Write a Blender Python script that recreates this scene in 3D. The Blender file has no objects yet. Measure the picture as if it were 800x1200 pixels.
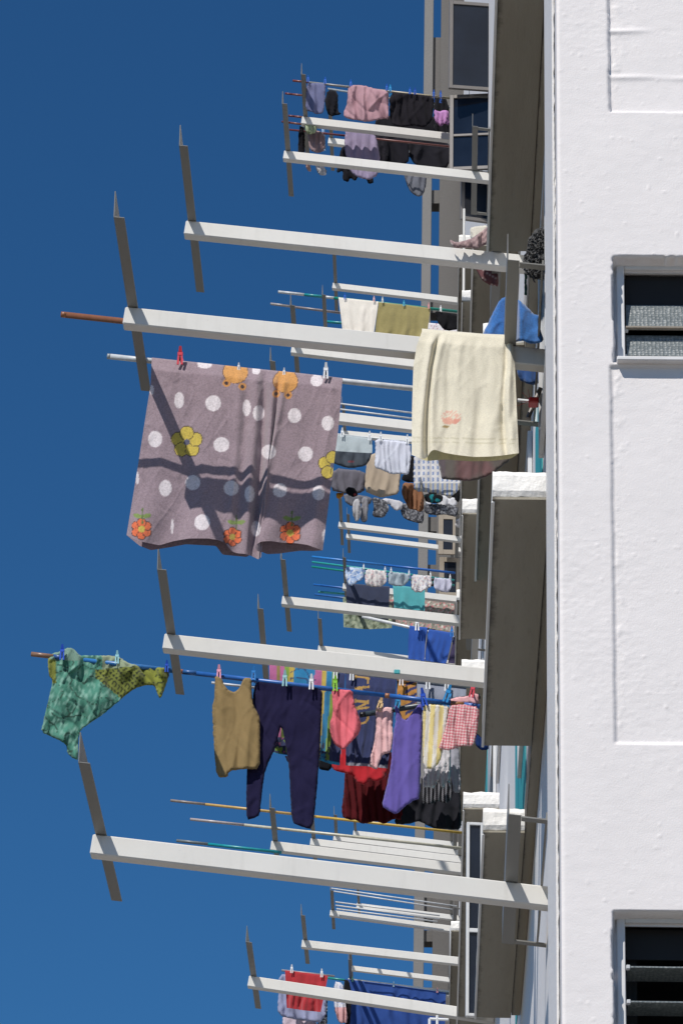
import bpy, math, random
import numpy as np
from mathutils import Vector, Matrix, noise
from mathutils.geometry import delaunay_2d_cdt
random.seed(7)
C = bpy.data.collections.new("place"); bpy.context.scene.collection.children.link(C)

# ------------------------------------------------------------------ camera model (photo measured in 800 x 1200 units)
FO = 4400.0
def nrm(v): return v / np.linalg.norm(v)
AZ = nrm(np.array([200, -9440, 4400.])); AY = np.array([90, 2050, 4400.]); AY = nrm(AY - AZ * AY.dot(AZ)); AX = np.cross(AY, AZ)
RC = np.stack([AX, AY, AZ], 1)
def ray(px, py): return RC.T @ np.array([(px - 400) / FO, (py - 600) / FO, 1.0])
def WY(px, py, Y):
    r = ray(px, py); r = r * (Y / r[1]); return (r[0], r[1], r[2])

# ------------------------------------------------------------------ helpers
def tag(o, label=None, cat=None, group=None, kind=None):
    if label: o["label"] = label
    if cat: o["category"] = cat
    if group: o["group"] = group
    if kind: o["kind"] = kind
    return o
def empty(name, loc, label=None, cat=None, group=None):
    o = bpy.data.objects.new(name, None); C.objects.link(o); o.location = loc; o.empty_display_size = .1
    return tag(o, label, cat, group)
def mesh_obj(name, verts, faces, mat, parent=None, origin=None, cols=None, smooth=False):
    """verts in world space (or the parent's local space if local origin None)."""
    V = np.array(verts, float)
    if parent is None:
        if origin is None: origin = ((V[:, 0].min() + V[:, 0].max()) / 2, (V[:, 1].min() + V[:, 1].max()) / 2, V[:, 2].min())
        V = V - np.array(origin)
    elif origin is not None:      # world verts under a parent: subtract parent's location
        V = V - np.array(origin)
    me = bpy.data.meshes.new(name); me.from_pydata(V.tolist(), [], [tuple(f) for f in faces]); me.validate(); me.update()
    if cols is not None:
        at = me.color_attributes.new("Col", "FLOAT_COLOR", "POINT")
        a = np.ones((len(V), 4)); a[:, :3] = cols; at.data.foreach_set("color", a.ravel())
    if smooth: me.polygons.foreach_set("use_smooth", [True] * len(me.polygons))
    for m in (mat if isinstance(mat, (list, tuple)) else [mat]): me.materials.append(m)
    o = bpy.data.objects.new(name, me); C.objects.link(o)
    if parent is None: o.location = origin
    else: o.parent = parent
    return o
class MB:
    def __init__(s): s.v = []; s.f = []; s.c = []
    def add(s, v, f, col=None):
        n = len(s.v); s.v += [tuple(p) for p in v]; s.f += [tuple(i + n for i in q) for q in f]
        s.c += [col or (1, 1, 1)] * len(v)
    def box(s, x0, x1, y0, y1, z0, z1, col=None):
        s.add([(x0,y0,z0),(x1,y0,z0),(x1,y1,z0),(x0,y1,z0),(x0,y0,z1),(x1,y0,z1),(x1,y1,z1),(x0,y1,z1)],
              [(0,3,2,1),(4,5,6,7),(0,1,5,4),(1,2,6,5),(2,3,7,6),(3,0,4,7)], col)
    def bbox(s, x0, x1, y0, y1, z0, z1, b=.003, col=None):
        """box with chamfered edges"""
        v = []; f = []
        import itertools
        idx = {}
        for sx, sy, sz in itertools.product((0, 1), repeat=3):
            X = (x0, x1)[sx]; Y = (y0, y1)[sy]; Z = (z0, z1)[sz]
            dx = b if sx == 0 else -b; dy = b if sy == 0 else -b; dz = b if sz == 0 else -b
            idx[(sx,sy,sz,'x')] = len(v); v.append((X, Y+dy, Z+dz))
            idx[(sx,sy,sz,'y')] = len(v); v.append((X+dx, Y, Z+dz))
            idx[(sx,sy,sz,'z')] = len(v); v.append((X+dx, Y+dy, Z))
        q = lambda *k: f.append(tuple(idx[a] for a in k))
        q((0,0,0,'x'),(0,0,1,'x'),(0,1,1,'x'),(0,1,0,'x')); q((1,0,0,'x'),(1,1,0,'x'),(1,1,1,'x'),(1,0,1,'x'))
        q((0,0,0,'y'),(1,0,0,'y'),(1,0,1,'y'),(0,0,1,'y')); q((0,1,0,'y'),(0,1,1,'y'),(1,1,1,'y'),(1,1,0,'y'))
        q((0,0,0,'z'),(0,1,0,'z'),(1,1,0,'z'),(1,0,0,'z')); q((0,0,1,'z'),(1,0,1,'z'),(1,1,1,'z'),(0,1,1,'z'))
        for a in (0, 1):
            for b2 in (0, 1):
                q((0,a,b2,'y'),(1,a,b2,'y'),(1,a,b2,'z'),(0,a,b2,'z'))
                q((a,0,b2,'x'),(a,1,b2,'x'),(a,1,b2,'z'),(a,0,b2,'z'))
                q((a,b2,0,'x'),(a,b2,1,'x'),(a,b2,1,'y'),(a,b2,0,'y'))
        for c in itertools.product((0, 1), repeat=3): q((*c,'x'),(*c,'y'),(*c,'z'))
        s.add(v, f, col)
    def tube(s, p, q, r0, r1=None, n=12, cap=True, col=None, col1=None):
        r1 = r0 if r1 is None else r1
        p = Vector(p); q = Vector(q); d = (q - p).normalized(); a = d.orthogonal().normalized(); b = d.cross(a)
        v = []
        for c, r in ((p, r0), (q, r1)):
            for i in range(n):
                t = 2 * math.pi * i / n; v.append(c + a * (r * math.cos(t)) + b * (r * math.sin(t)))
        f = [(i, (i + 1) % n, n + (i + 1) % n, n + i) for i in range(n)]
        if cap: f += [tuple(range(n))[::-1], tuple(range(n, 2 * n))]
        s.add(v, f, col)
    def build(s, name, mat, parent=None, origin=None, smooth=False, usecol=False):
        o = mesh_obj(name, s.v, s.f, mat, parent, origin, cols=s.c if usecol else None, smooth=smooth)
        import bmesh
        bm = bmesh.new(); bm.from_mesh(o.data); bmesh.ops.recalc_face_normals(bm, faces=bm.faces); bm.to_mesh(o.data); bm.free()
        return o
def lin(h):
    h = h.lstrip('#'); c = [int(h[i:i+2], 16) / 255 for i in (0, 2, 4)]
    return tuple(x / 12.92 if x <= .04045 else ((x + .055) / 1.055) ** 2.4 for x in c)

# ------------------------------------------------------------------ materials
def newmat(name):
    m = bpy.data.materials.new(name); m.use_nodes = True; nt = m.node_tree; nt.nodes.clear()
    out = nt.nodes.new('ShaderNodeOutputMaterial'); b = nt.nodes.new('ShaderNodeBsdfPrincipled'); nt.links.new(b.outputs[0], out.inputs[0])
    return m, nt, b
def coords(nt, scale=(1, 1, 1)):
    t = nt.nodes.new('ShaderNodeNewGeometry'); mp = nt.nodes.new('ShaderNodeMapping'); mp.inputs['Scale'].default_value = scale
    nt.links.new(t.outputs['Position'], mp.inputs[0]); return mp.outputs[0]
def noi(nt, vec, scale, detail=4, rough=.55):
    n = nt.nodes.new('ShaderNodeTexNoise'); n.inputs['Scale'].default_value = scale; n.inputs['Detail'].default_value = detail
    n.inputs['Roughness'].default_value = rough; nt.links.new(vec, n.inputs['Vector']); return n.outputs[0]
def ramp(nt, fac, stops):
    r = nt.nodes.new('ShaderNodeValToRGB'); e = r.color_ramp.elements
    while len(e) < len(stops): e.new(.5)
    for k, (p, c) in enumerate(stops): e[k].position = p; e[k].color = (*c, 1) if len(c) == 3 else c
    nt.links.new(fac, r.inputs[0]); return r.outputs[0]
def mix(nt, fac, a, b, mode='MIX'):
    m = nt.nodes.new('ShaderNodeMix'); m.data_type = 'RGBA'; m.blend_type = mode
    for s, v in ((0, fac), (6, a), (7, b)):
        if hasattr(v, 'links') or hasattr(v, 'is_output'): nt.links.new(v, m.inputs[s])
        else: m.inputs[s].default_value = v if s == 0 else (*v, 1)
    return m.outputs[2]
def bump(nt, b, h, strength, dist=.01, prev=None):
    n = nt.nodes.new('ShaderNodeBump'); n.inputs['Strength'].default_value = strength; n.inputs['Distance'].default_value = dist
    nt.links.new(h, n.inputs['Height'])
    if prev: nt.links.new(prev, n.inputs['Normal'])
    nt.links.new(n.outputs[0], b.inputs['Normal']); return n.outputs[0]
g = lambda v: (v, v, v)

def mat_plaster(name, col, rough_bump=.6, dirt=.06, scale=1):
    m, nt, b = newmat(name); p = coords(nt)
    n1 = noi(nt, p, 1.2 * scale, 5); n2 = noi(nt, coords(nt, (1, 1, 2.5)), 14 * scale, 6, .6); n3 = noi(nt, p, 130, 3)
    lo = tuple(c * (1 - dirt) for c in col); hi = tuple(min(1, c * (1 + dirt * .4)) for c in col)
    c1 = ramp(nt, n1, [(.3, lo), (.7, hi)])
    c2 = mix(nt, .5, c1, ramp(nt, n2, [(.25, tuple(c * .93 for c in col)), (.6, hi)]))
    nt.links.new(c2, b.inputs['Base Color']); b.inputs['Roughness'].default_value = .6
    b1 = bump(nt, b, n2, rough_bump, .012); bump(nt, b, n3, .25, .003, b1)
    return m
M = {}
M['white'] = mat_plaster('white_plaster', (.785, .745, .732), .05, .04)
M['pillar'] = mat_plaster('white_wall_paint', (.78, .76, .75), .2, .05)
M['cap'] = mat_plaster('rough_white_cap', (.80, .785, .755), .35, .06, 1)

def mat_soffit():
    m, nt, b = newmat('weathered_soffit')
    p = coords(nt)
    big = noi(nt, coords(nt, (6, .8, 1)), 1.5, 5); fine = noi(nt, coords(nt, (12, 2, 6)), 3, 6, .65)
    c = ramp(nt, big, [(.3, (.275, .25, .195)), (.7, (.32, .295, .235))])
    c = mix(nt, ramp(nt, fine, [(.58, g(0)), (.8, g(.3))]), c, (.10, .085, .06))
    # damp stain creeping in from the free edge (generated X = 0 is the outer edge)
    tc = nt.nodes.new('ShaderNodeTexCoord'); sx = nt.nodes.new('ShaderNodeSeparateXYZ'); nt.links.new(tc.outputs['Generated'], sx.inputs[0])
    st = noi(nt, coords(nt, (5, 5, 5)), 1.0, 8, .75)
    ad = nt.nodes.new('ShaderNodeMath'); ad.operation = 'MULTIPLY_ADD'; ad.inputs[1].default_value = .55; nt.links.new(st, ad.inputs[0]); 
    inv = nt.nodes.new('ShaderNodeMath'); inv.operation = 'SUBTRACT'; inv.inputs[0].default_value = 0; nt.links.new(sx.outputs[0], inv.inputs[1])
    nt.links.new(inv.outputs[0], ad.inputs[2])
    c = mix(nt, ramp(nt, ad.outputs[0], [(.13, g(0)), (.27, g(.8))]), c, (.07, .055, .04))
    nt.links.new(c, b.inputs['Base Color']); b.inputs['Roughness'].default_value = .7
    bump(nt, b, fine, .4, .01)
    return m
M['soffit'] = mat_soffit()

def mat_steel(name, col, streak=.14):
    m, nt, b = newmat(name)
    oi = nt.nodes.new('ShaderNodeObjectInfo')
    p = coords(nt)
    n = noi(nt, coords(nt, (1.2, 1.2, 1.2)), 3, 5); v = noi(nt, coords(nt, (9, 8, 1.0)), 2, 5, .7); sp = noi(nt, p, 55, 2)
    c = ramp(nt, n, [(.3, tuple(x * .93 for x in col)), (.7, col)])
    c = mix(nt, ramp(nt, v, [(.55, g(0)), (.9, g(.32))]), c, tuple(x * (1 - streak * 2.6) for x in (col[0], col[1] * .98, col[2] * .93)))
    c = mix(nt, ramp(nt, sp, [(.75, g(0)), (.80, g(.6))]), c, (.20, .15, .11))
    nt.links.new(c, b.inputs['Base Color']); b.inputs['Roughness'].default_value = .5
    bump(nt, b, n, .15, .01)
    return m
M['beam'] = mat_steel('grey_painted_steel', (.66, .65, .62), .2)
M['bar'] = mat_steel('dull_zinc_steel', (.19, .19, .18))
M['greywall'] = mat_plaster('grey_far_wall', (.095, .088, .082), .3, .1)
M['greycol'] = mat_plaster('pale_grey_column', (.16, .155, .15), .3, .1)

def mat_simple(name, col, rough=.5, metal=0, bumpy=0, spec=.5):
    m, nt, b = newmat(name); n = noi(nt, coords(nt), 9, 4)
    nt.links.new(ramp(nt, n, [(.3, tuple(x * .88 for x in col)), (.7, col)]), b.inputs['Base Color'])
    b.inputs['Roughness'].default_value = rough; b.inputs['Metallic'].default_value = metal; b.inputs['Specular IOR Level'].default_value = spec
    if bumpy: bump(nt, b, noi(nt, coords(nt), 60, 3), bumpy, .004)
    return m
M['turq'] = mat_simple('turquoise_paint', (.035, .36, .40), .6, bumpy=.5)
M['frame_white'] = mat_simple('white_window_paint', (.76, .75, .745), .45)
M['alu'] = mat_simple('brown_aluminium', (.20, .185, .175), .4, .3)
M['tan_alu'] = mat_simple('tan_aluminium', (.33, .28, .22), .4, .2)
M['wframe'] = mat_simple('white_aluminium', (.62, .63, .64), .4)
M['dark'] = mat_simple('dark_interior', (.012, .013, .016), .8)
M['rail'] = mat_simple('white_rail_paint', (.75, .76, .77), .4)
M['ground'] = mat_simple('pale_concrete_ground', (.18, .16, .135), .9)
def mat_glass(name, col):
    m, nt, b = newmat(name)
    n = noi(nt, coords(nt), 2.5, 3)
    nt.links.new(ramp(nt, n, [(.35, tuple(c * .7 for c in col)), (.7, col)]), b.inputs['Base Color'])
    b.inputs['Roughness'].default_value = .06; b.inputs['Specular IOR Level'].default_value = .4
    bump(nt, b, noi(nt, coords(nt), 1.5, 2), .05, .02)
    return m
M['glass'] = mat_glass('dark_window_glass', (.012, .018, .032))
def mat_obscure():
    m, nt, b = newmat('patterned_glass')
    w = nt.nodes.new('ShaderNodeTexVoronoi'); w.inputs['Scale'].default_value = 62; w.inputs['Randomness'].default_value = .35
    nt.links.new(coords(nt, (1, 1, 1.25)), w.inputs['Vector'])
    n = noi(nt, coords(nt), 70, 4, .7)
    c = ramp(nt, w.outputs['Distance'], [(.1, (.20, .22, .225)), (.6, (.115, .135, .14))])
    c = mix(nt, ramp(nt, n, [(.5, g(0)), (.68, g(.45))]), c, (.40, .43, .44))
    nt.links.new(c, b.inputs['Base Color']); b.inputs['Roughness'].default_value = .35; b.inputs['Specular IOR Level'].default_value = .4
    bump(nt, b, w.outputs['Distance'], .4, .006)
    return m
M['obscure'] = mat_obscure()

def mat_cloth(name, weave_scale, weave, transl=.12, rough=.9, sheen=.2, wr=.10):
    m, nt, b = newmat(name)
    at = nt.nodes.new('ShaderNodeVertexColor'); at.layer_name = 'Col'
    p = coords(nt); n = noi(nt, p, weave_scale, 3, .7); big = noi(nt, p, 7, 4)
    c = mix(nt, 1.0, at.outputs['Color'], ramp(nt, n, [(.3, g(1 - weave)), (.65, g(1 + weave * .35))]), 'MULTIPLY')
    c = mix(nt, 1.0, c, ramp(nt, big, [(.3, g(.93)), (.7, g(1.03))]), 'MULTIPLY')
    nt.links.new(c, b.inputs['Base Color']); b.inputs['Roughness'].default_value = rough
    b.inputs['Specular IOR Level'].default_value = .15; b.inputs['Sheen Weight'].default_value = sheen; b.inputs['Sheen Roughness'].default_value = .6
    wrk = noi(nt, coords(nt, (1.2, 1.2, .9)), 9, 5, .55)
    b1 = bump(nt, b, wrk, wr, .03); bump(nt, b, n, .5, .002, b1)
    tr = nt.nodes.new('ShaderNodeBsdfTranslucent'); nt.links.new(c, tr.inputs[0])
    ms = nt.nodes.new('ShaderNodeMixShader'); ms.inputs[0].default_value = transl
    out = [x for x in nt.nodes if x.type == 'OUTPUT_MATERIAL'][0]
    nt.links.new(b.outputs[0], ms.inputs[1]); nt.links.new(tr.outputs[0], ms.inputs[2]); nt.links.new(ms.outputs[0], out.inputs[0])
    return m
M['terry'] = mat_cloth('terry_fabric', 170, .16, .08, sheen=.3, wr=.10)
M['knit'] = mat_cloth('knit_fabric', 260, .10, .14, sheen=.04)
M['thin'] = mat_cloth('thin_fabric', 300, .04, .2, wr=.22)
M['plush'] = mat_cloth('plush_fabric', 110, .28, .05, sheen=.4, wr=.12)
def mat_vcol(name, rough=.4):
    m, nt, b = newmat(name); at = nt.nodes.new('ShaderNodeVertexColor'); at.layer_name = 'Col'
    n = noi(nt, coords(nt), 25, 4)
    nt.links.new(mix(nt, 1.0, at.outputs['Color'], ramp(nt, n, [(.3, g(.8)), (.7, g(1.05))]), 'MULTIPLY'), b.inputs['Base Color'])
    b.inputs['Roughness'].default_value = rough
    return m
M['pole'] = mat_vcol('painted_pole', .35); M['plastic'] = mat_vcol('peg_plastic', .35)

# ------------------------------------------------------------------ ground
mb = MB(); mb.box(-1500, 1500, -1500, 1500, -2.1, -1.6)
tag(mb.build('ground', M['ground']), kind='structure')

# ------------------------------------------------------------------ white end wall with louvre windows
XW, YW = .505, 13.9
def end_wall():
    root = empty('end_wall', (XW, YW, -1.6), 'rough white plastered end wall with recessed panels and two louvre window openings', 'wall')
    O = (XW, YW, -1.6)
    X0, X1, Z0, Z1 = XW, 1.30, 3.75, 9.5
    st = .0068
    nx = int((X1 - X0) / st); nz = int((Z1 - Z0) / st)
    # window openings (x left, z bottom, z top) and infill panels
    def zpx(py): return WY(716, py, YW)[2]
    wins = [(WY(717, 300, YW)[0], zpx(424), zpx(300)), (WY(717, 1067, YW)[0], zpx(1250), zpx(1067))]
    dz = wins[0][2] - wins[1][2]
    panels = [(WY(712, 60, YW)[0], zpx(131), zpx(424) + dz + .02, .020), (WY(716, 600, YW)[0], zpx(871), zpx(424) - .015, .013)]
    V = []; 
    xs = X0 + np.arange(nx + 1) * st; zs = Z0 + np.arange(nz + 1) * st
    rec = np.zeros((nz + 1, nx + 1))
    FD = .095
    for j, z in enumerate(zs):
        for i, x in enumerate(xs):
            wob = .005 * noise.noise(Vector((x * 9, z * 9, 3))) + .003 * noise.noise(Vector((x * 40, z * 40, 8)))
            d = .0016 * noise.noise(Vector((x * 4, z * 4, 1))) + .0004 * noise.noise(Vector((x * 18, z * 26, 5)))
            t = noise.noise(Vector((x * 26, z * 60, 2)))
            patch = noise.noise(Vector((x * 2.2, z * 1.7, 11)))
            d += .0009 * max(0, t) * max(0, patch - .05) * 2.5
            if patch > .02: d -= .0007 * min(1, (patch - .02) * 6) * max(0, 1 - abs(noise.noise(Vector((x * 16 + 2 * patch, z * 30, 21)))) * 9)
            nd = noise.noise(Vector((x * 60, z * 60, 4)))
            if nd > .52: d -= .010 * (nd - .52)
            # trowel ridges in the upper panel
            inwin = 0
            for (wx, wz0, wz1) in wins:
                ex = (x - wx + wob); e0 = z - wz0 + wob; e1 = wz1 - z + wob
                k = min(ex, e0, e1)
                if k > 0: d += FD * min(1, k / .007) - 0; inwin = 1
            if not inwin:
                for (px_, pz0, pz1, dp) in panels:
                    k = min(x - px_ + wob * .6, z - pz0 + wob * .7, pz1 - z)
                    if k > 0:
                        s_ = min(1, k / .008)
                        d += dp * s_
                        if dp > .015:
                            zz = (z + .006 * noise.noise(Vector((x * 5, z * 3, 7)))) % .235
                            d -= .008 * math.exp(-((zz - .11) / .012) ** 2) * s_ * (.5 + noise.noise(Vector((x * 4, z * 2, 0))))
                        # lumps beside the joint
                        d -= .006 * max(0, noise.noise(Vector((x * 22, z * 17, 6))) + .4 * noise.noise(Vector((x * 60, z * 60, 16))) - .12) * math.exp(-((x - px_ - .03) / .03) ** 2)
            if x < X0 + .012: d += .006 * (1 - (x - X0) / .012) ** 2
            rec[j, i] = d
    V = [(xs[i], YW + rec[j, i], zs[j]) for j in range(nz + 1) for i in range(nx + 1)]
    W_ = nx + 1
    frames = []
    F = []
    for j in range(nz):
        for i in range(nx):
            xc = xs[i] + st / 2; zc = zs[j] + st / 2; hole = False
            for (wx, wz0, wz1) in wins:
                if xc > wx + .045 and wz0 + .03 < zc < wz1 - .03: hole = True
            if not hole: F.append((j * W_ + i, j * W_ + i + 1, (j + 1) * W_ + i + 1, (j + 1) * W_ + i))
    mesh_obj('plaster_face', V, F, M['white'], root, O, smooth=True)
    # body of the wall behind the face, above and below it and to its side
    b = MB(); B = .2
    b.box(XW, 9, YW, YW + B, -1.6, Z0); b.box(XW, 9, YW, YW + B, Z1, 16)
    b.box(X1, 9, YW, YW + B, Z0, Z1)
    b.box(XW, X1, YW + .13, YW + B, Z0, wins[1][1]); b.box(XW, X1, YW + .13, YW + B, wins[1][2], wins[0][1]); b.box(XW, X1, YW + .13, YW + B, wins[0][2], Z1)
    b.box(XW, wins[0][0] + .02, YW + .13, YW + B, wins[1][1], wins[1][2]); b.box(XW, wins[0][0] + .02, YW + .13, YW + B, wins[0][1], wins[0][2])
    b.box(XW, XW + .012, YW + .008, YW + .13, Z0, Z1)
    b.build('wall_core', M['white'], root, O)
    # side return, set back behind a ragged sealant joint
    b = MB(); b.box(XW - .012, XW + .3, YW + .235, 15.15, -1.6, 16); b.build('side_return', M['pillar'], root, O)
    b = MB(); b.box(XW + .012, XW + .3, YW + B, YW + .235, -1.6, 16); b.build('joint_recess', M['dark'], root, O)
    v = []; f = []; n = 700
    for k in range(n + 1):
        z = 3.5 + 6.3 * k / n; q = noise.noise(Vector((3, 0, z * 1.3))) + .3 * noise.noise(Vector((3, 0, z * 9))); r = .005 * noise.noise(Vector((1, 0, z * 22)))
        w = .017 + (-.018 if q > .18 else 0) * min(1, (q - .18) * 12) + r * .6
        v += [(XW - .004 + r, YW + B - .004, z), (XW - .004 + r, YW + B + max(.002, w), z), (XW + .02, YW + B + max(.002, w), z)]
        if k: a = 3 * (k - 1); f += [(a, a + 3, a + 4, a + 1), (a + 1, a + 4, a + 5, a + 2)]
    mesh_obj('sealant', v, f, M['cap'], root, O)
    return wins
WINS = end_wall()
YF = YW + .095
for wi, (wx, wz0, wz1) in enumerate(WINS):
    lab = ['louvre window with patterned glass blades nearly shut, upper opening of white wall',
           'louvre window with blades tilted wide open, lower opening of white wall'][wi]
    root = empty('louvre_window', (wx, YF, wz0), lab, 'window', 'louvre windows in the white end wall')
    O = (wx, YF, wz0)
    H = wz1 - wz0; XR = 1.9
    zs_ = wz0 + .036; zt = wz1 - .022       # glass opening
    b = MB(); b.bbox(wx + .020, wx + .052, YF - .022, YF + .03, wz0 + .012, wz1 - .004)
    b.bbox(wx + .0523, XR, YF - .022, YF + .03, zt, wz1 - .004); b.bbox(wx + .0523, XR, YF - .018, YF + .03, wz0 + .012, zs_ - .002)
    b.build('window_frame', M['frame_white'], root, O)
    b = MB(); b.bbox(wx + .012, XR, YW - .035, YF + .028, wz0 - .008, wz0 + .0115, .004); b.build('sill', M['frame_white'], root, O)
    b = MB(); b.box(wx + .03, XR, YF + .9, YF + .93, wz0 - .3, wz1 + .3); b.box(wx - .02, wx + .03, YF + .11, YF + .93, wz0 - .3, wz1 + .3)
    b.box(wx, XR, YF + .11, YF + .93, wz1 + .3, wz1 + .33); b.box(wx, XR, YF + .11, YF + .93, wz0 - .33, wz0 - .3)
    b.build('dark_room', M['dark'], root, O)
    def blade(zc, ang, depth=.135, lab=None):
        bl = MB(); c, s = math.cos(ang), math.sin(ang)
        y0 = YF + .02
        pts = []
        for (a, t) in ((-.5, -.0028), (.5, -.0028), (.5, .0028), (-.5, .0028)):
            pts.append((y0 + a * depth * c - t * s, zc + a * depth * s + t * c))
        v = [(wx + .060, y, z) for y, z in pts] + [(XR, y, z) for y, z in pts]
        bl.add(v, [(0, 1, 2, 3), (4, 7, 6, 5), (0, 4, 5, 1), (1, 5, 6, 2), (2, 6, 7, 3), (3, 7, 4, 0)])
        o = bl.build('louvre_blade', M['obscure'], root, O)
        cl = MB(); cl.bbox(wx + .053, wx + .068, pts[0][0] - .004, pts[0][0] + .02, pts[0][1] - .006, pts[0][1] + .01, .002)
        cl.build('blade_clip', M['wframe'], o, O)
        return pts
    gap = .088 / .088 * .118
    def zat(py): return WY(760, py, YF)[2]
    if wi == 0:
        for (p0, p1) in ((386, 353), (417, 389)):
            z0_, z1_ = zat(p0), zat(p1); blade((z0_ + z1_) / 2, math.radians(76), (z1_ - z0_))
        r = MB(); zr = zat(384.5); r.bbox(wx + .056, XR, YF - .012, YF + .012, zr - .004, zr + .004, .001); r.build('blade_rail', M['tan_alu'], root, O)
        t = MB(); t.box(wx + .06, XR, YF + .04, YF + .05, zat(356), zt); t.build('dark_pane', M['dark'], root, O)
    else:
        for p in (1139.5, 1180, 1220): blade(zat(p) , math.radians(-3), .15)
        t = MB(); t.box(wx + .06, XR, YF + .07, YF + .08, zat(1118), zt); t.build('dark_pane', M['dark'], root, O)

# ------------------------------------------------------------------ the block of flats behind
XF = .57
bld = empty('apartment_block', (XF, 15.17, -1.6), 'white block of flats with projecting sunshade ledges and turquoise painted strips seen edge on', 'building')
OB = (XF, 15.17, -1.6)
b = MB(); b.box(XF, 10, 15.17, 75.5, -1.6, 60); b.build('facade_wall', M['pillar'], bld, OB)
for (y0, y1, z0, z1) in ((18.0, 19.2, 8.2, 9.45), (21.4, 24.1, 7.4, 10.0), (36.5, 39.5, 10.2, 15.0)):
    b = MB(); b.box(XF - .006, XF - .002, y0, y1, z0, z1); b.build('turquoise_strip', M['turq'], bld, OB)
def ledge(y0, y1, h, xl, th=.125, lip=True):
    b = MB()
    # box with an uneven plastered near face; underside material 0, rest material 1
    n = 22; m = 5; v = []; f = []
    x1 = .509
    for j in range(m + 1):
        for i in range(n + 1):
            x = xl + (x1 - xl) * i / n; z = h + th * j / m
            e = 0 if j else 0
            zz = z + (.012 * noise.noise(Vector((x * 12, y0, 5))) + .004 * noise.noise(Vector((x * 50, y0, 1))) if j == m else (.004 * noise.noise(Vector((x * 40, y0, 9))) if j == 0 else 0))
            yy = y0 + .004 * noise.noise(Vector((x * 12, z * 12, y0))) + .003 * noise.noise(Vector((x * 40, z * 40, y0))) + (.012 if j in (0, m) else 0)
            v.append((x, yy, zz))
    W = n + 1
    for j in range(m):
        for i in range(n): f.append((j * W + i, j * W + i + 1, (j + 1) * W + i + 1, (j + 1) * W + i))
    k = len(v)
    v += [(xl, y1, h), (x1, y1, h), (x1, y1, h + th), (xl, y1, h + th)]
    f += [(k, k + 1, k + 2, k + 3)]
    f += [tuple([k + 3] + [m * W + i for i in range(W)] + [k + 2])]
    f += [tuple([k, k + 3, m * W] + [j * W for j in range(m - 1, -1, -1)])]
    f += [tuple([k + 1] + [j * W + n for j in range(m + 1)] + [k + 2])]
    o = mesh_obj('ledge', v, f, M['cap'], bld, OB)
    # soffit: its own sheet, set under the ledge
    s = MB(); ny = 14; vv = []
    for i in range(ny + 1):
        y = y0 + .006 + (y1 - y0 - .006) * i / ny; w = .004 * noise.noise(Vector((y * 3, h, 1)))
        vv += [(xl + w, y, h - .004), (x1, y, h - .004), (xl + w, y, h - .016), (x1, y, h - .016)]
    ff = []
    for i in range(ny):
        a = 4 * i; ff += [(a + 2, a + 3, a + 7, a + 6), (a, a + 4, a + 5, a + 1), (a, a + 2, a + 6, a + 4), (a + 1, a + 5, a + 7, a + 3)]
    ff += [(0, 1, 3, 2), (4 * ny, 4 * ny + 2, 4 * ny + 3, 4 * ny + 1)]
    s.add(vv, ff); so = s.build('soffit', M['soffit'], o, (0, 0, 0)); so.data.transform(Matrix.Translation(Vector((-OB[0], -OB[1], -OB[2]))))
    if lip:
        l = MB(); l.bbox(xl - .004, xl + .010, y0 + .02, y1, h - .028, h - .017, .003); lo = l.build('drip_edge', M['cap'], o, OB)
    return o
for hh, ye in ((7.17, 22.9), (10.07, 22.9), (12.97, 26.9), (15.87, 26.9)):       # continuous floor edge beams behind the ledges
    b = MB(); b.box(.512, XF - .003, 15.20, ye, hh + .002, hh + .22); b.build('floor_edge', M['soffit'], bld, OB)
ledge(15.19, 18.2, 7.17, .255)
ledge(15.19, 18.2, 10.10, .272)
ledge(19.5, 22.9, 7.17, .28)
ledge(19.5, 22.9, 10.20, .27)
ledge(23.3, 26.9, 12.97, .245)
ledge(27.8, 30.4, 12.97, .22)
ledge(26.9, 34.0, 10.07, .235)
ledge(31.2, 35.0, 12.97, .25)
ledge(31.0, 34.6, 15.9, .25)
ledge(39.0, 43.0, 17.1, .25)
ledge(35.0, 38.6, 18.8, .26)
ledge(45.6, 50.0, 15.4, .25)
ledge(39.0, 45.0, 21.7, .25)

for y0, y1, h in ((15.6, 17.8, 10.07), (19.9, 22.5, 10.07), (23.7, 26.5, 12.97), (28.0, 30.2, 12.97), (31.5, 34.6, 12.97), (31.3, 34.3, 15.9), (35.3, 38.3, 18.8), (39.3, 42.6, 17.1), (39.5, 44.5, 21.7), (46, 49.6, 15.4)):
    z1 = h - .25; z0 = h - 1.45; x0 = XF - .03
    b = MB(); b.bbox(x0, XF - .003, y0, y0 + .05, z0, z1); b.bbox(x0, XF - .003, y1 - .05, y1, z0, z1); b.bbox(x0, XF - .003, y0 + .051, y1 - .051, z0, z0 + .05); b.bbox(x0, XF - .003, y0 + .051, y1 - .051, z1 - .05, z1)
    ym = (y0 + y1) / 2; b.bbox(x0, XF - .003, ym - .025, ym + .025, z0 + .051, z1 - .051)
    w_ = b.build('window', M['wframe'], bld, OB)
    b = MB(); b.box(XF - .012, XF - .006, y0 + .02, y1 - .02, z0 + .02, z1 - .02); b.build('pane', M['glass'], w_, OB)

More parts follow.
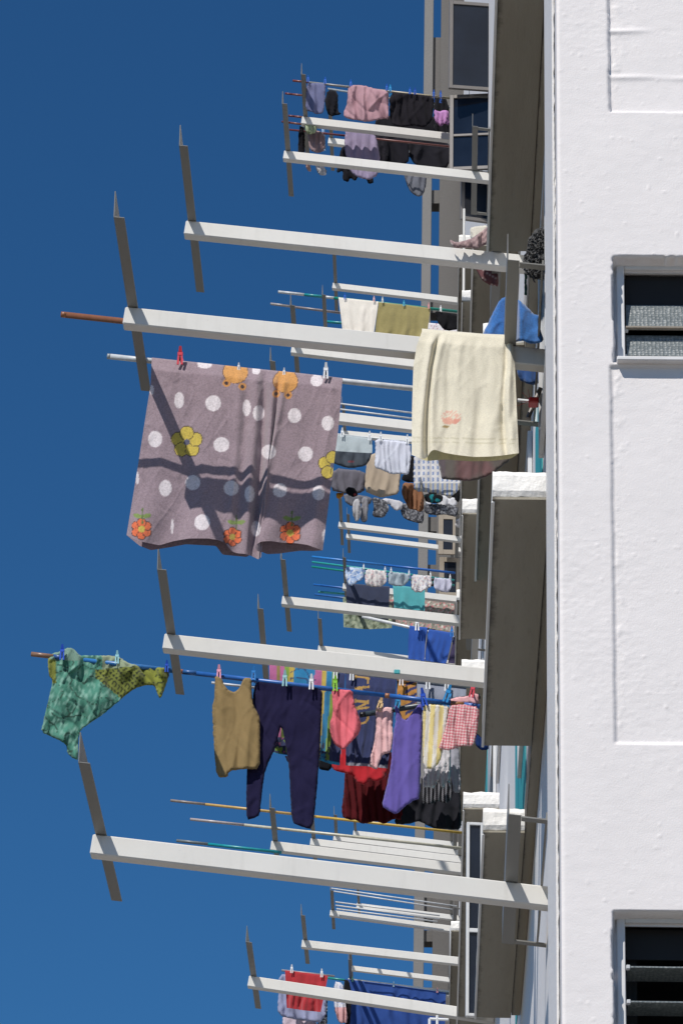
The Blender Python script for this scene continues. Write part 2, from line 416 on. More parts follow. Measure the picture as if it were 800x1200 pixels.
# far grey stair tower closing the view, with a free-standing riser column and ties
tw = empty('stair_tower', (0, 76, -1.6), 'tall dark grey stair tower with a thin outer column tied by short beams', 'tower')
OT = (0, 76, -1.6)
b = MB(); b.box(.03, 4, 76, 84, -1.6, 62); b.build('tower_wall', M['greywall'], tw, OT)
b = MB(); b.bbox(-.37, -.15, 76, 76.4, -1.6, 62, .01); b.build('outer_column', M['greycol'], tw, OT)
for py in (75, 228, 356, 560, 612, 668, 720, 1062, 1095, 1165):
    z = WY(505, py, 76)[2]; h = {75: 1.6, 1062: .5, 1095: .25}.get(py, .35)
    b = MB(); b.box(-.1495, .0295, 76.1, 76.5, z - h / 2, z + h / 2); b.build('tie_beam', M['greywall'], tw, OT)

# open casement windows: x range and z range at their distance
def casement(x0, x1, y, z0, z1, mat, label, swing=0.0, fw=.045, bars=()):
    root = empty('casement_window', (x1, y, z0), label, 'window', 'casement windows swung open from the flats')
    root.rotation_euler.z = swing; w = x0 - x1
    b = MB(); t = .02
    b.bbox(w, w + fw, -t, t, 0, z1 - z0); b.bbox(-fw, 0, -t, t, 0, z1 - z0)
    b.bbox(w + fw, -fw, -t, t, 0, fw); b.bbox(w + fw, -fw, -t, t, z1 - z0 - fw, z1 - z0)
    b.build('sash_frame', mat, root)
    b = MB(); b.box(w + fw - .004, -fw + .004, -.004, .004, fw - .004, z1 - z0 - fw + .004); b.build('window_pane', M['glass'], root)
    for zb in bars:
        b = MB(); b.bbox(w + fw, -fw, -t - .002, t - .004, zb, zb + .03); b.build('glazing_bar', mat, root)
    return root
def win_px(pl, pr, pt, pb, Y, mat, label, **k):
    a = WY(pl, pb, Y); c = WY(pr, pt, Y); casement(a[0], c[0], Y, a[2], c[2], mat, label, **k)
win_px(525, 577, 5, 107, 37.4, M['alu'], 'large open window sash with dark glass above its twin at the top of the flats', swing=.12)
win_px(526, 577, 110, 198, 37.5, M['alu'], 'open window sash directly under the topmost one, behind the clothes of the high racks', swing=-.10, bars=(.45,))
win_px(538, 577, 203, 262, 37.9, M['alu'], 'lowest of the three open sashes stacked at the top of the flats', swing=.25)
win_px(513, 536, 604, 650, 62, M['tan_alu'], 'small tan framed window open below the patterned washing', swing=.05, fw=.09)
win_px(514, 540, 654, 700, 62.3, M['tan_alu'], 'small tan framed window open behind the pastel shorts', swing=.05, fw=.09)
win_px(545, 566, 965, 1192, 25.5, M['wframe'], 'tall white framed window ajar beside the lowest ledge soffit', swing=.1, fw=.022, bars=(.62,))
win_px(526, 540, 1088, 1176, 50.5, M['wframe'], 'narrow white framed window far along the flats beside the lower racks', swing=.1, fw=.035)

# slim rails and pipes fixed along the façade
def pipe_px(name, px, y0, y1, Y, r, mat, label, cat='pipe'):
    a = WY(px, y0, Y); c = WY(px, y1, Y); b = MB(); b.tube((a[0], Y, c[2]), (a[0], Y, a[2]), r); tag(b.build(name, mat, smooth=False), label, cat)
pipe_px('drain_pipe', 543.5, 245, 420, 36.0, .014, M['beam'], 'thin white pipe running down the flats beside the black underwear')
pipe_px('drain_pipe', 581.8, 336, 400, 22.5, .016, M['rail'], 'thin white pipe between the striped cloth and the blue towel')
pipe_px('drain_pipe', 541.5, 1085, 1160, 47, .05, M['rail'], 'short white pipe beside the far narrow window low on the flats')
pipe_px('drain_pipe', 566, 380, 610, 45, .03, M['rail'], 'pale pipe hidden mostly by the cream towel')
if 0: pipe_px('downpipe', 547, 20, 560, 33.0, .02, M['bar'], 'grey downpipe running along the flats behind the high racks')

# ------------------------------------------------------------------ laundry racks
XL = -1.62
RL = XF - XL
def rack_proto():
    root = empty('laundry_rack', (0, 0, 0))
    t, hgt, wd = .0, .100, .082
    # local frame: origin = near top edge of the beam at its outer end; x toward wall; the whole rack tips down to the wall
    b = MB(); b.bbox(0, RL + .03, 0, wd, -hgt, 0, .006); b.build('beam', M['beam'], root)
    def angle(x, name, n=-.80, f=1.14, w=.055, fin=.15, left=True):
        b = MB(); e = .005
        b.bbox(x, x + w, n, f, .0015, .0015 + e, .001)
        xx = x if left else x + w - e
        b.bbox(xx, xx + e, n, f, .0015 + e + .0003, fin, .001)
        # welded gusset ribs
        for y in (n + .22, f - .3): b.add([(x + e, y, .008), (x + .022, y, .008), (x + e, y, .07), (x + e, y + .004, .008), (x + .022, y + .004, .008), (x + e, y + .004, .07)], [(0, 1, 2), (3, 5, 4), (0, 3, 4, 1), (1, 4, 5, 2), (2, 5, 3, 0)])
        b.v = [(x_ - .11 * z_, y_, z_) for x_, y_, z_ in b.v]      # stands plumb although the arm tips
        return b.build(name, M['bar'], root)
    angle(.012, 'crossbar', n=-.94, f=.97)
    angle(RL - .21, 'inner_crossbar', n=-.90, f=.93, w=.06)
    for y in (-.88, .87):
        b = MB(); b.bbox(RL - .1495, RL + .01, y, y + .05, .002, .010, .001); b.build('end_plate', M['bar'], root)
    b = MB(); b.bbox(RL - .042, RL - .032, -.8295, .8695, .002, .06, .001); b.build('wall_rail', M['bar'], root)
    return root
def copy_tree(o, parent=None):
    c = o.copy(); C.objects.link(c); c.parent = parent
    for ch in list(o.children): copy_tree(ch, c)
    return c
RACKS = {
 'A': (218, 258, .103, 'high clear rack above the pole tipped with brown, one striped cloth near its wall end'),
 'B': (147, 359, .103, 'broad rack arm carrying the cream towel'),
 'C': (193, 742, .108, 'broad rack arm over the tan tank top and navy leggings'),
 'E': (109, 977, .117, 'lowest large rack arm, empty, reaching to the white wall'),
 'R1': (354, 136, .112, 'high rack arm in front of the dusty pink shirt'),
 'R2': (385, 161, .115, 'rack arm between the dusty pink shirt and the lilac clothes'),
 'R3': (333, 176, .112, 'rack arm crossing the lowest of the high clothes, next to the open sashes'),
 'R4': (390, 331, .117, 'small empty rack arm above the small cream and olive towels'),
 'R5': (342, 404, .120, 'rack arm just beneath the broad one with the cream towel'),
 'R5b': (378, 384, .117, 'rack whose crossbar stands left of the small cream towel'),
 'R6': (319, 474, .120, 'rack arm between the polka dot blanket and the cream towel'),
 'R6b': (401, 504, .095, 'thin far rack arm just above the pale grey cloth'),
 'R7': (397, 611, .122, 'rack arm under the patterned grey washing'),
 'R7b': (406, 625, .122, 'thinner far rack arm directly below the one under the patterned grey washing'),
 'R8': (331, 698, .112, 'rack arm crossing the navy and teal towels below the pastel shorts'),
 'R8b': (402, 683, .115, 'rack at the outer ends of the blue and teal poles'),
 'R9': (373, 756, .115, 'rack arm behind the plain blue towels'),
 'R10': (304, 760, .115, 'rack whose bar drops behind the tan tank top'),
 'R11a': (318, 985, .120, 'largest of the close stacked arms behind the lowest large rack'),
 'R11b': (364, 982, .120, 'second of the close stacked arms behind the lowest large rack'),
 'R11c': (391, 978, .120, 'third of the close stacked arms under the yellow pole'),
 'R11d': (414, 973, .115, 'smallest of the close stacked arms under the yellow pole'),
 'R12': (387, 1066, .130, 'far rack arm holding a fan of thin white poles'),
 'R12b': (418, 1058, .125, 'farther small rack arm behind the fan of thin white poles'),
 'R13': (354, 1101, .112, 'bare rack arm above the red cloth at the bottom'),
 'R14': (292, 1143, .150, 'lowest rack arm, in front of the red cloth and navy sheet'),
 'R15': (409, 1131, .122, 'small bare rack arm above the navy sheet'),
 'R15b': (408, 1146, .122, 'rack crossbar standing between the red cloth and the navy sheet'),
}
RP = {}
proto = rack_proto(); first = True
DOV = {'R5b': 44.0, 'R8b': 52.0, 'R6b': 56.0, 'R7b': 70.0, 'R7': 58.0, 'R15b': 58.0, 'R10': 31.0, 'R12b': 70.0, 'R11d': 70.0}
DOV.update({'R5b': 45.0, 'R10': 32.5})
for k, (px, py, sl, lab) in RACKS.items():
    r = ray(px, py); s = XL / r[0]
    if k in DOV: s = DOV[k] / r[1]
    p = r * s
    o = proto if first else copy_tree(proto); first = False
    o.location = (p[0], p[1], p[2]); RP[k] = (p, None)
    # choose tilt so the image slope is sl
    lo, hi = 0, .3
    def pr(q): c = RC @ q; return np.array([400 + FO * c[0] / c[2], 600 + FO * c[1] / c[2]])
    for _ in range(30):
        t = (lo + hi) / 2; q0 = pr(p); q1 = pr(p + np.array([1, 0, -t])); sl_ = (q1[1] - q0[1]) / (q1[0] - q0[0])
        if sl_ < sl: lo = t
        else: hi = t
    o.rotation_euler = (0, math.atan(t), 0)
    RP[k] = (p, t)
    L = XF - p[0]; sc = L / RL
    if abs(sc - 1) > .002:                 # arms reach the wall: stretch their length only
        o.scale = (sc, 1, 1)
    o.rotation_euler.z = random.uniform(-.006, .006)
    tag(o, lab, 'laundry rack', 'steel pole racks jutting from the flats')

# ------------------------------------------------------------------ poles
POLES = {}
def pole(a, c, rack, rpx, segs, label, Y=None, name='laundry_pole'):
    """a,c pixel ends; Y from where the pole lies on the rack's crossbar."""
    if Y is None:
        p, t = RP[rack]; zc = p[2] + .02
        xx = p[0]; 
        # pixel on the pole's line where it passes the crossbar
        cx = pr(np.array([p[0] + .03, p[1] + .4, zc]))[0]
        u = (cx - a[0]) / (c[0] - a[0]); yy = a[1] + (c[1] - a[1]) * u; r = ray(cx, yy)
        Y = r[1] * zc / r[2]
    A = Vector(WY(a[0], a[1], Y)); B = Vector(WY(c[0], c[1], Y)); mpx = (A - B).length / math.hypot(a[0] - c[0], a[1] - c[1]); rad = rpx * mpx
    b = MB(); n = 14; rings = []
    ts = [0]
    L = (B - A).length
    cuts = [s[0] for s in segs] + [1.0]
    for i, (u0, col) in enumerate(segs):
        u1 = cuts[i + 1]; c_ = lin(col)
        b.tube(A.lerp(B, u0), A.lerp(B, u1), rad * (1 + .02 * (i % 2)), n=n, cap=True, col=c_)
    o = b.build(name, M['pole'], usecol=True)
    md = o.data
    for pl in md.polygons:
        pl.use_smooth = len(pl.vertices) == 4
    tag(o, label, 'pole', 'clothes poles laid across the racks')
    return Y, rad
YB = {}
YB['brown'] = pole((72, 368.5), (600, 426), 'B', 3.6, [(0, '94603e'), (.012, '8c5c42')], 'copper brown pole poking out past the end of the rack arm with the cream towel', Y=RP['B'][0][1] + .13)
YB['blanket'] = pole((126, 417.5), (604, 468), 'B', 3.3, [(0, '9aa0a2'), (.008, 'c8cdd0'), (.18, 'b4babd'), (.185, 'd2d5d8')], 'pale aluminium pole carrying the polka dot blanket')
YB['green'] = pole((37, 766.5), (562, 828), 'C', 2.9, Y=RP['C'][0][1] + .78, segs= [(0, '8a6a55'), (.05, '31568f'), (.075, '8a5a48'), (.10, '2f6fae'), (.325, 'a7684e'), (.34, '2a5f9e'), (.37, '2a62ad'), (.79, 'a47050'), (.80, '2a62ad'), (.935, '9a6a48'), (.965, '4a72b8')], label='long blue pole with worn brown bands carrying the navy leggings')
YB['cwhite'] = pole((242, 770), (560, 806), 'C', 1.6, [(0, 'c2c8ca')], 'thin pale pole behind the rack arm over the leggings', Y=RP['C'][0][1] + 1.06)
YB['cwhite2'] = pole((248, 800), (300, 806), 'C', 1.5, [(0, 'c8ccd0')], 'short end of a pale pole behind the tan tank top', Y=RP['C'][0][1] + 1.0)
YB['black'] = pole((421, 838), (562, 816), 'C', 3.2, [(0, '15171c'), (.05, '3b4750')], 'dark grey pole with a black tip under the pale pink top', Y=RP['C'][0][1] + .90)
YB['yellow'] = pole((200, 938), (541, 976), 'R11a', 1.6, [(0, '8a8078'), (.12, 'c2a262'), (.5, 'c9aa52')], 'long yellow bamboo coloured pole below the leggings')
YB['white11'] = pole((223, 960), (541, 994), 'R11a', 1.7, [(0, 'a8a0a0'), (.2, 'c4c2b0')], 'long off white pole just under the yellow one')
YB['teal11'] = pole((207, 985), (330, 999), 'R11a', 1.8, [(0, '6a7478'), (.3, '128c96')], 'teal pole with a grey tip low beneath the yellow one', Y=RP['R11a'][0][1] - .05)
YB['r5a'] = pole((326, 342), (544, 366), 'R5b', 1.7, [(0, 'c4c8ca'), (.14, '17858a'), (.25, 'c4c8ca'), (.3, '148070')], 'white pole with teal bands carrying the small cream and olive towels', Y=RP['R5b'][0][1] + .15)
YB['r5b'] = pole((317, 356), (400, 366.8), 'R5b', 1.5, [(0, 'a09a98'), (.3, '8a8488')], 'greyish mauve pole under the white and teal banded one', Y=RP['R5b'][0][1] + .25)
YB['r5c'] = pole((380, 376.8), (420, 380), 'R5b', 1.6, [(0, '148a90')], 'short teal pole end beside the small cream towel', Y=RP['R5b'][0][1] + .5)
YB['r6a'] = pole((398, 473), (484, 484), 'R6', 1.0, [(0, 'd0d4d8')], 'upper of two very thin white poles against blue sky beside the blanket', Y=RP['R6'][0][1] - .35)
YB['r6b'] = pole((398, 479.5), (484, 490.5), 'R6', 1.0, [(0, 'd0d4d8')], 'lower of two very thin white poles against blue sky beside the blanket', Y=RP['R6'][0][1] - .25)
YB['r6c'] = pole((385, 508), (560, 526), 'R6', 1.2, [(0, 'c4c8ca')], 'thin pole carrying the pale grey cloth and white shorts', Y=RP['R6'][0][1] + .5)
YB['r8a'] = pole((365.5, 652.5), (533, 671.5), 'R8b', 1.4, [(0, '2a7cc8'), (.5, '1f5fae')], 'bright blue pole carrying the row of pastel shorts')
for i, (a, c, col, lab) in enumerate([((365.5, 658.5), (532, 680), '2a9a98', 'upper teal pole just under the pastel shorts pole'), ((365, 664), (532, 686), '168a80', 'lower teal pole under the pastel shorts pole'),
    ((367, 685), (455, 695), '1f62b0', 'short blue pole end beside the navy towel of the pastel shorts rack'), ((373, 693.5), (455, 700), '3f9a98', 'thin teal pole end just over the lowest blue one'), ((368.5, 696.5), (460, 708), '2a62a8', 'lowest blue pole end beside the navy towel of the pastel shorts rack')]):
    YB['r8_%d' % i] = pole(a, c, 'R8b', 1.2, [(0, col)], lab, Y=RP['R8b'][0][1] + .15 + .12 * i)
YB['r9'] = pole((424, 722.4), (566, 755), 'R9', 1.8, [(0, 'd6d8da')], 'white pole sloping down to the plain blue towels', Y=RP['R9'][0][1] - .3)
YB['r1a'] = pole((343, 94.5), (527, 115), 'R1', 1.3, [(0, '7a3a30'), (.1, '8a8a88'), (.5, 'b0a48a')], 'highest pole, carrying the grey and dusty pink shirts', Y=RP['R1'][0][1] - .55)
for i, (a, c, lab) in enumerate([((334, 109.5), (356, 112), 'dark red pole end level with the grey shirt'), ((338, 135.6), (356, 137.6), 'dark red pole end just over the high rack arm of the pink shirt'),
                                 ((330, 142.5), (356, 146), 'longest dark red pole end, between two high rack arms'), ((339, 152), (527, 172), 'lowest dark red pole of the high racks')]):
    YB['r1_%d' % i] = pole(a, c, 'R1', 1.2, [(0, '6a3034'), (.4, '7a4a44')], lab, Y=RP['R1'][0][1] + .1 * i)
YB['r1b'] = pole((384, 104), (527, 126), 'R2', 1.2, [(0, '9aa4ac')], 'pale pole behind the dusty pink shirt with black garments', Y=RP['R2'][0][1] - .45)
for i, (a, c) in enumerate([((388, 1041), (535, 1062)), ((391, 1044.5), (530, 1066)), ((393, 1057), (515, 1073)), ((393, 1061), (515, 1077)), ((394, 1065), (512, 1080))]):
    YB['r12_%d' % i] = pole(a, c, 'R12', .9, [(0, 'c6cace')], ['uppermost thin white pole of the fan above the far rack arm', 'second thin white pole of the fan above the far rack arm', 'middle thin white pole of the fan at the far rack arm', 'fourth thin white pole of the fan at the far rack arm', 'lowest thin white pole of the fan at the far rack arm'][i], Y=RP['R12'][0][1] + [-.5, -.4, -.2, -.1, 0][i])
YB['r14a'] = pole((330, 1137), (392, 1144), 'R14', 1.3, [(0, '8a8a90')], 'pole carrying the red cloth at the bottom', Y=RP['R14'][0][1] + 3.0)
YB['r15a'] = pole((384, 1146), (526, 1164), 'R15b', 1.3, [(0, '1c8a84'), (.2, '5a6a78')], 'teal tipped pole carrying the navy sheet', Y=RP['R15b'][0][1])

# ------------------------------------------------------------------ cloth
def resample(pl, n):
    P = np.array(pl, float); d = np.r_[0, np.cumsum(np.hypot(*np.diff(P, axis=0).T))]; t = np.linspace(0, d[-1], n)
    return np.c_[np.interp(t, d, P[:, 0]), np.interp(t, d, P[:, 1])]
def smoothline(P, k=3):
    Q = P.copy()
    for _ in range(k): Q[1:-1] = (Q[:-2] + 2 * Q[1:-1] + Q[2:]) / 4
    return Q
def coons(top, bot, left, right, nu, nv):
    T = smoothline(resample(top, nu)); B = smoothline(resample(bot, nu)); L = smoothline(resample(left, nv)); R = smoothline(resample(right, nv))
    u = np.linspace(0, 1, nu)[None, :, None]; v = np.linspace(0, 1, nv)[:, None, None]
    S = (1 - v) * T[None] + v * B[None] + (1 - u) * L[:, None] + u * R[:, None]
    S -= (1 - u) * (1 - v) * T[0] + u * (1 - v) * T[-1] + (1 - u) * v * B[0] + u * v * B[-1]
    return S
def foldfn(seed, n, amp, crumple=1.0, sharp=.0):
    rs = random.Random(seed); ph = rs.random() * 6.28; a2 = rs.uniform(.3, .6); k2 = rs.uniform(1.6, 2.4)
    def f(u, v, x, y):
        w = u + .05 * math.sin(2.3 * v + ph) * (u - .5) * 2 + .13 * noise.noise(Vector((u * 2.2, v * 1.4, seed)))
        s = math.sin(2 * math.pi * n * w + ph) + a2 * math.sin(2 * math.pi * n * k2 * w + 2 * ph)
        env = (.35 + .65 * v) * (.6 + .8 * noise.noise(Vector((u * 3, v * 2, seed + 9))) + .2)
        wx = x + 9 * noise.noise(Vector((x * .02, y * .02, seed + 1))); wy = y + 9 * noise.noise(Vector((x * .02, y * .02, seed + 2)))
        c = noise.noise(Vector((wx * .05, wy * .03, seed + 3))) + .4 * noise.noise(Vector((wx * .15, wy * .07, seed + 5)))
        q1 = max(0, 1 - abs(noise.noise(Vector(((wx + wy * .35) * .055, wy * .018, seed + 6)))) * 5) ** 2
        q2 = max(0, 1 - abs(noise.noise(Vector(((wx - wy * .5) * .05, wy * .02, seed + 7)))) * 5) ** 2
        c += .45 * q1 - .4 * q2
        return amp * s * env + max(amp, .009) * crumple * .6 * c
    return f
def rgb(c): return lin(c) if isinstance(c, str) else c
def towel(name, label, cat, Y, top, bot, left, right, color, fold=(5, .012), rp=.018, step=2.0, mat='terry', backdrop=None, backcol=None, group='washing hung out on the poles', fold_extra=None, gap=.012, crumple=1.0):
    W = max(abs(top[-1][0] - top[0][0]), abs(bot[-1][0] - bot[0][0])); H = max(abs(bot[0][1] - top[0][1]), abs(bot[-1][1] - top[-1][1]))
    nu = max(8, int(W / step)); nv = max(8, int(H / step))
    S = coons(top, bot, left, right, nu, nv); seed = abs(hash(name + label)) % 997 if 0 else (sum(map(ord, label)) % 997)
    ff = foldfn(seed, fold[0], fold[1], crumple)
    S2 = None
    if backdrop is not None: S2 = coons(top, backdrop, left, right, nu, nv)
    else:
        bb = [(x, y - .12 * H) for x, y in bot]; S2 = coons(top, bb, left, right, nu, nv)
        cx = S2[..., 0].mean(); S2[..., 0] = cx + (S2[..., 0] - cx) * (1 - .012 * np.linspace(0, 1, nv)[:, None])
    V = []; cols = []; colf = color if callable(color) else (lambda x, y, u, v, c=rgb(color): c)
    bcf = colf if backcol is None else (lambda x, y, u, v, c=rgb(backcol): c)
    for j in range(nv - 1, -1, -1):
        v = j / (nv - 1)
        for i in range(nu):
            u = i / (nu - 1); x, y = S[j, i]
            d = ff(u, v, x, y) + (fold_extra(u, v) if fold_extra else 0)
            e = min(1, v * H / 12.0)
            V.append(WY(x, y, Y - rp - gap * e - max(-.75 * (gap + rp), d) * e * .999)); cols.append(colf(x, y, u, v))
    mpx = Y / FO * 1.1
    for a in (45, 90, 135):
        for i in range(nu):
            x, y = S[0, i]; u = i / (nu - 1)
            p = WY(x, y, Y - rp * math.cos(math.radians(a)) * 1.0); lift = math.sin(math.radians(a)) * rp * .35
            V.append((p[0], p[1], p[2] + lift)); cols.append(colf(x, y, u, 0))
    for j in range(nv):
        v = j / (nv - 1)
        for i in range(nu):
            u = i / (nu - 1); x, y = S2[j, i]; d = ff(u + .07, v, x, y) * .7; e = min(1, v * H / 12.0)
            V.append(WY(x, y, Y + rp + gap * e + max(-.7 * (gap + rp), d) * e)); cols.append(bcf(x, y, u, v))
    rows = 2 * nv + 3; F = [(j * nu + i, (j + 1) * nu + i, (j + 1) * nu + i + 1, j * nu + i + 1) for j in range(rows - 1) for i in range(nu - 1)]
    o = mesh_obj(name, V, F, M[mat], cols=cols, smooth=True)
    return tag(o, label, cat, group)

def inpoly(P, x, y):
    c = False; n = len(P); j = n - 1
    for i in range(n):
        if (P[i][1] > y) != (P[j][1] > y) and x < (P[j][0] - P[i][0]) * (y - P[i][1]) / (P[j][1] - P[i][1]) + P[i][0]: c = not c
        j = i
    return c
def chaikin(P, k=1):
    for _ in range(k):
        Q = []
        n = len(P)
        for i in range(n):
            a, b = P[i], P[(i + 1) % n]
            Q += [(a[0] * .8 + b[0] * .2, a[1] * .8 + b[1] * .2), (a[0] * .2 + b[0] * .8, a[1] * .2 + b[1] * .8)]
        P = Q
    return P
def garment(name, label, cat, Y, poly, color, fold=(3, .012), step=2.2, mat='knit', thick=.022, group='washing hung out on the poles', fold_extra=None, crumple=1.2, tuck=None, rnd=1):
    P = chaikin([tuple(p) for p in poly], rnd) if rnd else [tuple(p) for p in poly]
    # boundary resampled
    B = []
    n = len(P)
    for i in range(n):
        a, b = P[i], P[(i + 1) % n]; L = math.hypot(a[0] - b[0], a[1] - b[1]); k = max(1, int(L / step))
        for t in range(k): B.append((a[0] + (b[0] - a[0]) * t / k, a[1] + (b[1] - a[1]) * t / k))
    jt = sum(map(ord, label)) % 97
    B = [(x + .8 * noise.noise(Vector((x * .45, y * .45, jt))), y + .8 * noise.noise(Vector((x * .45, y * .45, jt + 5)))) for x, y in B]
    Bn = np.array(B); nb = len(B)
    x0, y0 = Bn.min(0); x1, y1 = Bn.max(0)
    seed = sum(map(ord, label)) % 997
    rs = random.Random(seed); I = []
    gy = y0 + step * .6; row = 0
    while gy < y1:
        gx = x0 + (step / 2 if row % 2 else 0)
        while gx < x1:
            if inpoly(B, gx, gy) and np.hypot(Bn[:, 0] - gx, Bn[:, 1] - gy).min() > step * .55: I.append((gx, gy))
            gx += step
        gy += step * .87; row += 1
    pts = [Vector(p) for p in B + I]; edges = [(i, (i + 1) % nb) for i in range(nb)]
    thick = min(thick, .026)
    vv, _, ff, ov, _, _ = delaunay_2d_cdt(pts, edges, [], 1, 1e-4)
    if len(ff) == 0: raise RuntimeError(label)
    fo = foldfn(seed, fold[0], fold[1], crumple)
    colf = color if callable(color) else (lambda x, y, u, v, c=rgb(color): c)
    nv = len(vv); V = []; cols = []; bnd = []
    for p in vv:
        x, y = p.x, p.y; u = (x - x0) / (x1 - x0); v = (y - y0) / (y1 - y0)
        dist = np.hypot(Bn[:, 0] - x, Bn[:, 1] - y).min(); e = min(1, dist / 2.6); e = math.sqrt(max(0, e * (2 - e))); bnd.append(dist < 1e-3)
        d = fo(u, v, x, y) + (fold_extra(u, v) if fold_extra else 0)
        V.append((x, y, Y - d - thick * .5 * e, Y - d + thick * .5 * e)); cc_ = colf(x, y, u, v)
        if Y < 26 and step <= 2.2 and 1.9 < dist < 3.3: cc_ = tuple(q * .80 for q in cc_)      # stitched hem
        cols.append(cc_)
    W = [WY(a[0], a[1], a[2]) for a in V]; back = {}
    C2 = list(cols)
    for i in range(nv):
        if bnd[i]: back[i] = i
        else: back[i] = len(W); W.append(WY(V[i][0], V[i][1], V[i][3])); C2.append(cols[i])
    F = [tuple(f) for f in ff] + [tuple(back[i] for i in f[::-1]) for f in ff]
    o = mesh_obj(name, W, F, M[mat], cols=C2, smooth=True)
    return tag(o, label, cat, group)
def mixc(a, b, t): return tuple(a[i] * (1 - t) + b[i] * t for i in range(3))
def N(x, y, s=0): return noise.noise(Vector((x, y, s)))
def speck(base, cols, scale=.5, th=.25, seed=0):
    base = rgb(base); cols = [rgb(c) for c in cols]
    def f(x, y, u, v):
        for k, c in enumerate(cols):
            if N(x * scale, y * scale, seed + 7 * k) > th: return c
        return base
    return f
def vstripes(lst, slant=0):
    lst = [(p, rgb(c)) for p, c in lst]
    def f(x, y, u, v):
        q = u + slant * v; c = lst[0][1]
        for p, cc in lst:
            if q >= p: c = cc
        return c
    return f

# ---- polka dot blanket
DOTS = [(210,469,6,10),(250,472.5,9.5,9.5),(240,427,9,5),(289,478,5,10),(303,484,7,9.5),(345,487,8,9),(384,496,7.5,9),(371,446,7.5,7),(182,514.5,8.5,10),(259.5,521,9.5,9),(315,529.5,8.8,8.8),(358,532,9,9),(194,572,7.5,10),(226,565.5,9,9),(271,572,9,9),(292.5,579,6,10),(328,574.5,8.5,8.5),(373,577.5,7.5,9),(237,612,9.5,9.5),(300,619.5,5.5,9.5),(202,617,1.8,9),(380.6,628,3,8),(178,457,2.5,6),(161,560,2,8),(300,435,5,4),(392,583,4,9)]
base_b = lin('98858e'); dotc = lin('dfd6da')
def flower(cx, cy, pr_, pd, pet, cen, n=5, rc=4, ph=-math.pi/2):
    def f(x, y):
        dx, dy = x - cx, y - cy
        r = math.hypot(dx, dy)
        if r < rc: return cen
        for k in range(n):
            a = ph + 2 * math.pi * k / n; q = math.hypot(dx - pd * math.cos(a), dy - pd * math.sin(a))
            if q < pr_ - .9: return pet
            if q < pr_: res = lin('3a2a28'); return res if r > rc else pet
        return None
    return f
OR, YE, GR = lin('dd6a3c'), lin('c9b24a'), lin('7a8f4a')
FLW = [flower(219, 518, 8.6, 10.6, YE, lin('5a5a72'), 5, 3.6, -math.pi/2), flower(389.5, 545.6, 8.0, 9.6, YE, lin('5a5a72'), 5, 3),
       flower(166, 620, 5.6, 7.4, OR, YE, 6, 4), flower(340, 624.5, 5.8, 7.6, OR, YE, 6, 4), flower(272.5, 629, 5.2, 6.5, OR, YE, 6, 3.5)]
def ell(x, y, cx, cy, a, b, ang=0):
    dx, dy = x - cx, y - cy; c, s = math.cos(ang), math.sin(ang); X = dx * c + dy * s; Y_ = -dx * s + dy * c
    return (X / a) ** 2 + (Y_ / b) ** 2
def blanket_col(x, y, u, v):
    for (cx, cy) in ((167, 604.5), (342, 607.5), (277, 612)):
        if ell(x, y, cx - 5.5, cy, 5, 2.6, .3) < 1 or ell(x, y, cx + 5.5, cy, 5, 2.6, -.3) < 1: return GR
        if abs(x - cx) < .9 and cy - 9 < y < cy + 9: return lin('5d7038')
    for f in FLW:
        r = f(x, y)
        if r: return r
    for (cx, cy, ears) in ((276, 438, ((265.5, 449), (284, 453))), (334.5, 449, ((323.5, 461.5), (337.5, 463)))):
        for ex, ey in ears:
            if ell(x, y, ex, ey, 2.2, 2.2) < 1: return lin('33222a')
            if ell(x, y, ex, ey, 4.5, 4.5) < 1: return lin('d0904a')
        if ell(x, y, cx, cy - 2, 14.2, 13) < 1: return lin('cf944e')
        if ell(x, y, cx, cy - 2, 15, 13.8) < 1: return lin('5a3f30')
    for (cx, cy, a, b_) in DOTS:
        q = ell(x, y, cx, cy, a * .93, b_ * .93) + .12 * N(x * .35, y * .35, 5)
        if q < 1: return dotc
        if q < 1.15: return mixc(dotc, base_b, (q - 1) / .15)
    k = .93 + .14 * N(x * .9, y * .9, 3)
    return tuple(c * k for c in base_b)
def bl_fold(u, v):
    d = 0
    # deep gather right of the middle
    for (c, a, w, s) in ((.590, -.050, .018, 0.0), (.545, .030, .022, 0), (.635, .034, .020, -.02), (.672, -.024, .012, -.03), (.705, .022, .016, -.04), (.50, -.018, .02, 0), (.455, .014, .02, .02), (.33, .012, .05, .0), (.22, -.010, .03, .02), (.10, .014, .04, 0), (.86, -.014, .04, 0), (.95, .012, .02, 0)):
        cc = c + s * v; d += a * math.exp(-((u - cc) / (w * (1 + .6 * v))) ** 2) * (.45 + .55 * v)
    d += .026 * math.exp(-((1 - v) / .16) ** 2) * math.sin(u * 21 + 1.5 * math.sin(u * 7))
    return d
bt = [(178,420.5),(240,427),(300,433.5),(350,438.5),(401,444.5)]
bb = [(148.5,627),(160,633),(172,636),(187,639),(204,634),(222,631),(244,631),(256,633),(264,636),(268,642),(272,646.5),(279,648.5),(287,649),(296,652),(303,656),(307,652),(305,647),(297,643),(299,639),(306,634.5),(318,634),(330,636),(346,636.5),(360,638.5),(370,642),(378,645)]
bl_ = [(178,420.5),(176.5,452),(172,480),(161,551),(148.5,627)]
br_ = [(401,444.5),(398.5,480),(396,505),(389,560),(378,645)]
back_b = [(152,628),(168,640),(182,645),(205,641),(225,637),(262,638),(270,648),(300,650),(312,641),(325,646),(340,645),(352,643),(366,641),(383,641),(393,640)]
